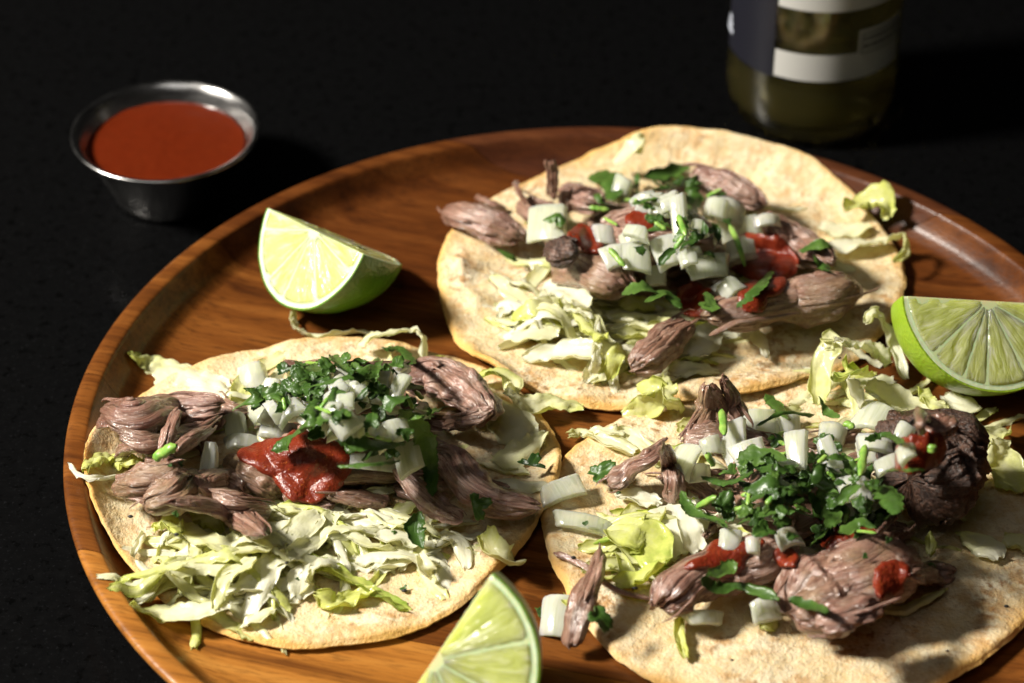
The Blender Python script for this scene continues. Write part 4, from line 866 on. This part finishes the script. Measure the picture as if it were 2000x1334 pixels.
meat([(1080, 480, .004), (1105, 490, .004), (1125, 480, .003)], [24, 34, 22], .7, 'dark crusty meat crumb on the knobbly joint', strands=2, crust=.8, lift=.004)
meat([(1235, 720), (1275, 690), (1310, 660), (1345, 635)], [20, 36, 36, 22], .8, 'pink ropey meat nugget lying on the lettuce below the onion heap', strands=8, lift=.006, bundle=1.4)
meat([(1380, 620), (1450, 605), (1540, 590), (1610, 575), (1670, 560)], [28, 44, 52, 50, 32], .75, 'long brown meat piece with frayed fibres pointing at the rim', strands=14, lift=.010, brown=.2, crust=.08, sl=.5)
fibre([(1385, 655), (1440, 630), (1500, 622), (1560, 612)], 7, 'thin tan sinew trailing off the long brown meat piece', lift=.003)
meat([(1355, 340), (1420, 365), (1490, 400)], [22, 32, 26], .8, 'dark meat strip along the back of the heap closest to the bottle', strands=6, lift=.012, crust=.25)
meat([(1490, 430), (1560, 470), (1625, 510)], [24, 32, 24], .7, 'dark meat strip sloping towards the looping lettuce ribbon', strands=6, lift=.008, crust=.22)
for pol, s, lb in (([(1430, 470), (1480, 460), (1550, 490), (1560, 530), (1500, 545), (1440, 530)], 3.0, 'dark red salsa pool between onion and dark meat closest to the bottle'), ([(1110, 455), (1150, 440), (1180, 460), (1170, 490), (1130, 480)], 5.0, 'salsa streak on the dark crusty meat crumb'),
                   ([(1220, 425), (1260, 410), (1300, 430), (1280, 450), (1240, 450)], 7.0, 'small salsa dab under the tall onion slices'), ([(1330, 560), (1380, 560), (1400, 600), (1360, 620), (1330, 600)], 8.0, 'salsa dab below the large onion dice'), ([(1440, 575), (1490, 555), (1540, 545), (1500, 580), (1450, 605)], 9.0, 'orange salsa streak on the long brown meat piece')):
    salsa_pool(pol, lb, .0009, s)
onB, goB = 'diced white onion piece in the heap of the taco closest to the bottle', 'onion on the bottle taco'
onion(1068, 432, 95, 98, 'largest white onion slab on the taco closest to the bottle', goB, .1, camv(-.35, .45, .8), .006)
for (x, y, w, h, a) in [(1255, 395, 50, 44, .2), (1185, 458, 46, 50, .1), (1270, 400, 60, 56, 0), (1310, 395, 60, 50, .1), (1430, 490, 60, 60, .3), (1455, 440, 56, 50, .2), (1500, 428, 56, 30, 0), (1420, 450, 46, 60, -.2), (1350, 430, 46, 50, .2), (1200, 500, 56, 54, .2), (1280, 540, 46, 44, 0), (1400, 575, 40, 40, .4)]:
    onion(x, y, w, h, onB, goB, a)
LcB, gcB, lsB = 'chopped cilantro leaf on the onion heap closest to the bottle', 'cilantro on the bottle taco', 'short cut cilantro stem on the onion heap closest to the bottle'
cil_fill([(1150, 360), (1250, 335), (1340, 330), (1400, 380), (1450, 460), (1380, 540), (1250, 530), (1190, 440)], 30, (13, 26), LcB, gcB, .35, .2, lsB, 'cilantro stems on the bottle taco')
onion_fill([(1180, 400), (1400, 380), (1480, 450), (1420, 540), (1250, 530)], 8, (40, 62), onB, goB)
for (x, y, w, h, a, f) in [(1207, 382, 40, 92, -.2, (-.4, .2, .9)), (1326, 430, 34, 120, .15, (-.3, .2, .9)), (1242, 497, 58, 74, .05, (-.2, .4, .9)), (1303, 485, 62, 72, .1, (-.2, .45, .85)), (1392, 405, 52, 54, -.05, (-.2, .35, .9)), (1366, 447, 34, 48, .1, (-.2, .4, .9)), (1383, 522, 92, 52, .12, (-.1, .5, .85)), (1425, 560, 52, 46, .5, (-.2, .5, .8)), (1238, 452, 64, 30, -.35, (-.3, .6, .7)), (1450, 480, 50, 46, .2, (-.1, .5, .8)), (1340, 500, 50, 50, .3, (-.3, .5, .8))]:
    onion(x, y, w, h, onB, goB, a, camv(*f), .003)
for (q, w) in [([(1150, 350), (1190, 345), (1200, 390)], [20, 30, 18]), ([(1260, 345), (1310, 340), (1345, 325)], [14, 24, 12]), ([(1350, 350), (1355, 390), (1345, 420)], [16, 20, 12]), ([(1215, 575), (1255, 560), (1300, 580)], [16, 26, 16]), ([(1260, 590), (1300, 570), (1330, 600)], [12, 18, 10]),
               ([(1440, 600), (1475, 565), (1505, 530)], [12, 18, 8]), ([(1560, 490), (1600, 475), (1625, 480)], [12, 18, 8]), ([(1590, 500), (1610, 520), (1620, 530)], [10, 14, 8]), ([(970, 485), (1000, 500), (1010, 510)], [9, 12, 8]), ([(1060, 430, .002), (1090, 420, .002), (1095, 445, .002)], [12, 16, 10]), ([(1370, 590), (1390, 600), (1380, 570)], [12, 14, 10])]:
    cil_strip([(p[0], p[1], .002) for p in q], w, LcB, gcB, (U(.3, .75), U(.3, .75), .1), (U(-.5, .5), U(-.6, .6)), .001, U(-.5, .5))
cil_fill([(1180, 380), (1330, 340), (1420, 420), (1440, 520), (1280, 540), (1200, 470)], 16, (13, 24), LcB, gcB, .4, .1, lsB, 'cilantro stems on the bottle taco')
for q in [[(1425, 440, .002), (1440, 470, .002), (1455, 520, .002)], [(1325, 420, .003), (1340, 460, .003)], [(1190, 485, .002), (1220, 520, .002)], [(1150, 405, .003), (1190, 410, .003)]]:
    stem(q, 7, lsB, 'cilantro stems on the bottle taco')

# ------------------------------------------------------------------ taco C: with the charred chunk
LC, gC = 'pale lettuce shred on the tortilla with the charred meat chunk', 'lettuce of the charred chunk taco'
lettuce_bed([(1200, 900), (1350, 850), (1500, 800), (1700, 830), (1850, 920), (1840, 1060), (1600, 1120), (1350, 1120)], 40, 'lettuce shred tucked under the meat beside the charred chunk', 'lettuce under the meat of the charred chunk taco', (.1, .6))
lettuce_bed([(1190, 1010), (1290, 1000), (1300, 1110), (1220, 1130)], 16, LC, gC, (.3, .65))
lettuce_bed([(1600, 700), (1700, 700), (1850, 800), (1950, 860), (1970, 930), (1900, 900), (1780, 830), (1640, 790)], 20, LC, gC, (.1, .5))
for (q, w, g, lb) in [([(1215, 810), (1265, 790), (1285, 760, .004), (1245, 755)], [14, 30, 24, 12], (.5, .6, .1), 'veined yellow-green lettuce leaf by the upright meat, at the far tortilla'), ([(1320, 800), (1310, 770), (1298, 735)], [20, 16, 9], (.5, .5, .1), 'narrow upright lettuce strip beside the veined leaf'),
                  ([(1110, 850), (1140, 845), (1180, 860), (1240, 885)], [8, 12, 14, 16], (.45, .1, .1), 'thin reddish-edged lettuce curl on the tortilla edge'), ([(1150, 840), (1200, 845), (1230, 850), (1290, 900)], [8, 12, 16, 14], (.2, .2, .1), 'long lettuce curl ending under the pink meat fan'),
                  ([(1190, 1030), (1235, 1040), (1270, 1060), (1290, 1110)], [26, 44, 46, 26], (.5, .75, .1), 'bright green-yellow lettuce piece beside the broad white rib'), ([(1200, 1140), (1250, 1130), (1300, 1100)], [14, 24, 18], (.6, .7, .1), 'green lettuce fold beneath the broad white rib'),
                  ([(1310, 985), (1325, 1030), (1340, 1080)], [48, 54, 46], (-.15, -.1, .0), 'broad white lettuce rib lying beside the salsa covered strip'), ([(1340, 985), (1350, 1030), (1360, 1080)], [20, 24, 20], (-.12, -.05, .0), 'second white lettuce rib tucked against the broad one'),
                  ([(1200, 960), (1250, 975), (1290, 985)], [16, 22, 18], (-.15, -.1, .1), 'clear thin lettuce slip below the pink meat fan'), ([(1330, 1205), (1328, 1245), (1340, 1285)], [7, 10, 8], (.5, .6, .1), 'small yellow-green lettuce sliver on the bare toasted tortilla'),
                  ([(1480, 1180), (1500, 1210), (1490, 1230)], [16, 20, 12], (.4, .6, .1), 'lettuce bit between the dark strip and the big meat chunk'), ([(1610, 680, .010), (1625, 665, .012), (1605, 720, .006), (1600, 790)], [12, 24, 24, 22], (.35, .5, .05), 'standing pale lettuce strip between the two tortillas facing the lime'),
                  ([(1640, 665, .006), (1690, 675, .006), (1740, 700, .003)], [18, 26, 22], (-.1, .2, .1), 'clear lettuce strip joining the standing strip'), ([(1690, 630, .008), (1710, 612, .010), (1740, 660, .006), (1770, 740)], [8, 13, 14, 12], (.3, .0, .1), 'looped lettuce ribbon rising beside the shaded lime wedge'),
                  ([(1640, 745), (1660, 725, .004), (1700, 735, .003)], [18, 24, 14], (.75, .6, .1), 'green lettuce roll in front of the looped ribbon'.replace('in front of', 'under')), ([(1690, 760), (1740, 785), (1800, 810), (1850, 830)], [26, 34, 34, 28], (.05, .3, .1), 'broad cream lettuce strip running to the charred chunk'),
                  ([(1660, 740), (1680, 790), (1740, 830)], [14, 18, 20], (.1, -.1, .1), 'curved white lettuce strip under the onion slab'), ([(1840, 775), (1880, 790), (1915, 795)], [18, 24, 18], (-.05, .2, .1), 'pale lettuce slip under the shaded lime wedge'),
                  ([(1800, 760), (1815, 785), (1850, 800)], [12, 16, 10], (.6, .4, .1), 'green lettuce point at the tip of the cream strip'), ([(1885, 850), (1930, 850), (1965, 840)], [22, 30, 14], (.35, .45, .1), 'yellow-green lettuce leaf behind the charred chunk'),
                  ([(1940, 860), (1960, 910), (1985, 960)], [30, 36, 34], (.3, .6, .1), 'large green lettuce leaf beside the charred chunk towards the rim'), ([(1870, 1040), (1920, 1060), (1950, 1090)], [14, 34, 34], (.5, -.1, .1), 'crumpled clear lettuce leaf on the tortilla beyond the charred chunk'),
                  ([(1960, 1050), (1985, 1060), (2005, 1070)], [14, 18, 14], (.4, .4, .1), 'small curled lettuce piece at the tortilla edge past the charred chunk'), ([(1815, 1040), (1818, 1065), (1815, 1085)], [6, 12, 8], (.6, .5, .1), 'green lettuce point between big meat chunk and charred chunk'),
                  ([(1095, 1165), (1120, 1175), (1150, 1165)], [14, 18, 12], (.6, .6, .1), 'yellow lettuce bit under the loose meat rod'), ([(1690, 1180), (1760, 1190), (1850, 1150)], [8, 10, 6], (.2, .5, .1), 'thin lettuce thread in the shade of the big meat chunk')]:
    big = max(w) > 28
    lettuce(q, w, lb, g=g, lift=.0025, ruf=.0024, crink=.0008 if big else .0003, roll=(U(-.3, .3), U(-.3, .3)), curl=U(-.2, .5), th=.0010, name='lettuce_leaf' if big else 'lettuce_shred', nv=13 if big else 9)
meat_fill([(1300, 900), (1400, 840), (1560, 830), (1720, 860), (1800, 960), (1780, 1080), (1600, 1130), (1400, 1090)], 28, 'small meat shred mixed into the heap beside the charred chunk', 'meat shreds of the charred chunk taco')
meat([(1440, 960), (1540, 960), (1660, 960)], [70, 100, 80], .6, 'meat mass buried under the cilantro heap beside the charred chunk', strands=4, lift=.010, crust=.2)
meat([(1385, 755, .016), (1390, 800, .010), (1365, 850, .004)], [16, 28, 30], .8, 'upright pink meat chunk with brown flank near the far tortilla', strands=8, lift=.004, brown=.2)
meat([(1412, 738, .020), (1430, 780, .012), (1450, 815, .006)], [7, 14, 20], .8, 'thin dark meat splinter standing next to the upright chunk', strands=3, lift=.004, crust=.4)
meat([(1340, 855), (1390, 850), (1430, 840)], [22, 32, 24], .7, 'meat lump at the foot of the upright chunk', strands=5, crust=.1)
meat([(1292, 868, .010), (1265, 895, .007), (1230, 918, .005), (1190, 945, .002)], [8, 18, 26, 24], .5, 'wide flat pink meat blade of the fan over the tortilla', strands=10, lift=.003, bundle=1.3)
meat([(1298, 870, .010), (1308, 905, .007), (1315, 940, .004), (1312, 975, .002)], [8, 16, 22, 18], .5, 'second pink meat blade of the fan, pointing at the white rib', strands=8, lift=.003, bundle=1.3)
fibre([(1082, 1080), (1140, 1105), (1200, 1150), (1275, 1172)], 7, 'thin dark pink sinew lying on the toasted tortilla', lift=.0012)
meat([(1170, 1082), (1160, 1130), (1140, 1180), (1115, 1262)], [14, 18, 20, 14], .9, 'loose meat rod crossing the tortilla edge by the standing lime wedge', strands=3, lift=.005, fray=.08)
meat([(1290, 1185), (1340, 1140), (1420, 1110), (1500, 1085), (1560, 1060)], [34, 46, 46, 40, 30], .8, 'dark purple-brown meat strip with salsa along its top', strands=6, lift=.010, crust=.28, fray=.08)
meat([(1540, 1195), (1610, 1160), (1690, 1120), (1770, 1090)], [44, 74, 82, 56], .72, 'biggest pinkish brown meat chunk at the tortilla with the charred piece', strands=12, lift=.012, brown=.12, fray=.10)
meat([(1600, 1215), (1660, 1200), (1720, 1180)], [26, 36, 26], .6, 'flat meat flap under the biggest pinkish brown chunk', strands=6, lift=.006)
fibre([(1762, 985, .012), (1745, 1010, .008), (1712, 1045, .003)], 8, 'thin meat fibre sticking up from the biggest chunk', lift=.006)
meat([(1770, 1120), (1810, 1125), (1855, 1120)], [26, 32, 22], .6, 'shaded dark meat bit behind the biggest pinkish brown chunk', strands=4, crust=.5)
meat([(1775, 935), (1835, 905), (1910, 925)], [80, 108, 84], .95, 'blackened charred meat chunk with salsa on its side', strands=3, lift=.017, crust=1.0, fray=.05, bundle=1.5, taper=4.5, nbm=15, rbs=.62)
meat([(1800, 850, .008), (1835, 835, .008), (1850, 815, .010)], [18, 26, 14], .8, 'pink torn tip on top of the charred chunk', strands=3, lift=.006, crust=.15)
fibre([(1796, 800, .018), (1798, 825, .012), (1802, 848, .006)], 13, 'short pink meat peg beside the charred chunk', lift=.004, n=24)
for pol, s, lb in (([(1755, 870), (1800, 850), (1845, 850), (1840, 900), (1800, 920), (1750, 915)], 12.0, 'red salsa patch on the charred chunk'), ([(1320, 1110), (1380, 1085), (1440, 1062), (1500, 1050), (1460, 1085), (1380, 1110)], 13.0, 'red salsa strip along the dark purple-brown meat strip'),
                   ([(1720, 1100), (1765, 1095), (1770, 1140), (1740, 1175), (1710, 1150)], 14.0, 'orange-red salsa drip on the biggest pinkish brown meat chunk'), ([(1600, 1040), (1680, 1020), (1720, 1040), (1680, 1070), (1610, 1075)], 15.0, 'dark salsa pool under the cilantro beside the charred chunk'), ([(1510, 1080), (1540, 1070), (1560, 1090), (1535, 1110)], 16.0, 'small salsa dab between the dark strip and the biggest chunk')):
    salsa_pool(pol, lb, .0008, s)
onC, goC = 'diced white onion piece in the cilantro heap beside the charred chunk', 'onion on the charred chunk taco'
for (x, y, w, h, a, f, lb) in [(1095, 958, 80, 46, .25, (-.1, .5, .85), 'loose onion piece on the tortilla edge beside a cilantro leaf'), (1143, 1019, 100, 36, -.08, (-.1, .6, .8), 'long loose onion sliver on the toasted tortilla'), (1082, 1205, 62, 86, -.3, (-.3, .4, .85), 'thick white onion chunk on the plate beside the standing lime wedge'),
                               (1333, 893, 66, 74, -.5, (-.5, .4, .75), 'bright onion slice lying on the pink meat fan'), (1430, 868, 52, 128, .08, (-.35, .3, .9), 'tall white onion slice standing by the cilantro heap'), (1715, 815, 92, 60, -.5, (-.2, .6, .75), 'clear flat onion slab behind the cilantro heap'), (1380, 1208, 72, 30, .1, (.2, .4, .9), 'shaded onion strip under the dark meat strip'), (1490, 1190, 56, 44, .2, (0, .6, .8), 'onion piece wedged beside the biggest meat chunk')]:
    onion(x, y, w, h, lb, 'loose onion pieces', a, camv(*f), .003)
for (x, y, w, h, a) in [(1480, 835, 76, 80, .2), (1372, 925, 46, 40, 0), (1392, 868, 40, 36, .2), (1460, 890, 60, 60, .1), (1540, 830, 60, 50, .1), (1630, 842, 64, 46, -.2), (1700, 880, 64, 44, .1), (1620, 900, 34, 62, 0), (1690, 1000, 46, 40, 0), (1650, 1000, 40, 36, .3), (1570, 1078, 62, 24, .2), (1540, 1048, 42, 44, .3), (1430, 1000, 60, 44, 0), (1500, 1000, 60, 30, 0), (1425, 1052, 38, 50, -.2), (1470, 1065, 30, 30, 0)]:
    onion(x, y, w, h, onC, goC, a)
LcC, gcC, lsC = 'chopped cilantro leaf in the heap beside the charred chunk', 'cilantro on the charred chunk taco', 'short cut cilantro stem in the heap beside the charred chunk'
cil_fill([(1440, 900), (1500, 850), (1600, 850), (1700, 900), (1740, 980), (1700, 1040), (1600, 1050), (1480, 1030), (1400, 1000)], 100, (15, 31), LcC, gcC, .35, .12, lsC, 'cilantro stems on the charred chunk taco')
for (x, y, w, h, a, f) in [(1555, 882, 44, 84, .05, (-.4, .3, .85)), (1665, 955, 60, 52, -.1, (-.1, .45, .85)), (1745, 902, 56, 34, .1, (-.4, .5, .75)), (1768, 884, 36, 32, .2, (-.4, .5, .75)), (1762, 842, 34, 40, -.4, (-.3, .4, .85)), (1620, 885, 34, 62, .1, (-.1, .4, .9)), (1710, 865, 60, 34, 0, (-.1, .6, .8))]:
    onion(x, y, w, h, onC, goC, a, camv(*f), .003)
for (q, w) in [([(1495, 770), (1515, 790), (1540, 820)], [12, 24, 14]), ([(1480, 830), (1530, 805), (1590, 810)], [6, 9, 6]), ([(1600, 775), (1615, 805), (1640, 815)], [6, 14, 10]), ([(1330, 960), (1350, 1000), (1400, 1020), (1415, 1030)], [10, 20, 18, 8]), ([(1370, 930), (1420, 940), (1470, 920)], [8, 18, 10]),
               ([(1440, 900), (1480, 890), (1540, 900)], [18, 30, 18]), ([(1460, 960), (1510, 940), (1560, 960)], [18, 30, 16]), ([(1600, 920), (1620, 970), (1625, 1030)], [16, 30, 22]), ([(1690, 940), (1730, 960), (1755, 1000)], [22, 32, 16]), ([(1480, 1010), (1530, 990), (1590, 1010)], [14, 24, 14]), ([(1640, 1040), (1680, 1020), (1710, 1030)], [12, 20, 10]),
               ([(1690, 860), (1730, 850), (1765, 865)], [8, 12, 8]), ([(1730, 920), (1770, 918), (1805, 918)], [5, 7, 4]), ([(1370, 1130), (1400, 1150), (1450, 1145), (1520, 1170)], [16, 18, 12, 16]), ([(1540, 1170), (1580, 1185), (1615, 1195)], [12, 18, 12]), ([(1440, 1100), (1420, 1110), (1380, 1125)], [14, 20, 12])]:
    cil_strip([(p[0], p[1], .003) for p in q], np.array(w)*.72, LcC, gcC, (U(.3, .75), U(.3, .75), .1), (U(-.5, .5), U(-.6, .6)), .001, U(-.5, .5))
cil_fill([(1440, 910), (1520, 870), (1640, 880), (1710, 950), (1660, 1020), (1520, 1020)], 34, (14, 28), LcC, gcC, .35, .1, lsC, 'cilantro stems on the charred chunk taco')
cil_leaf(1160, 930, 38, 'cilantro leaf beside the loose onion piece on the tortilla edge', 'single cilantro leaves', .4, lift=.003)
cil_leaf(1160, 1195, 34, 'cilantro leaf stuck on the loose meat rod', 'single cilantro leaves', -.6, lift=.003)
cil_leaf(1045, 1200, 16, 'small cilantro bit at the tip edge of the standing lime wedge', 'single cilantro leaves', .8)
for q in [[(1380, 885, .003), (1395, 910, .003)], [(1410, 800, .004), (1415, 850, .004)], [(1690, 870, .003), (1680, 930, .003)], [(1360, 990, .002), (1400, 970, .003)], [(1650, 825, .003), (1668, 835, .003)], [(1822, 868, .002), (1820, 885, .002)]]:
    stem(q, 8, lsC, 'cilantro stems on the charred chunk taco')
for (x, y, s) in [(1140, 1025, 8), (1690, 1090, 8), (1820, 1100, 12), (1740, 1060, 10), (1210, 960, 6)]:
    cil_leaf(x, y, s, 'tiny cilantro fleck scattered near the charred chunk', 'cilantro flecks of the charred chunk taco', lift=.001)
for (x, y) in [(560, 1100), (345, 1045), (255, 1010), (1965, 1185), (1850, 1272), (790, 1155), (1120, 1090), (1240, 1150), (1430, 1290), (1000, 640), (1640, 700)]:
    p = hit(x, y); r = U(.0003, .0006); V = np.array([(math.sin(b)*math.cos(a)*r*1.6, math.sin(b)*math.sin(a)*r, math.cos(b)*r*.8) for b in np.linspace(.1, 3.04, 5) for a in np.linspace(0, 2*pi, 8, endpoint=False)])
    o = mobj('pepper_speck', V+p+[0, 0, r*.5], gridF(5, 8, wv=True)[:, ::-1], M['pepper']); tag(o, 'black pepper speck on the bare tortilla', 'pepper', 'pepper specks')
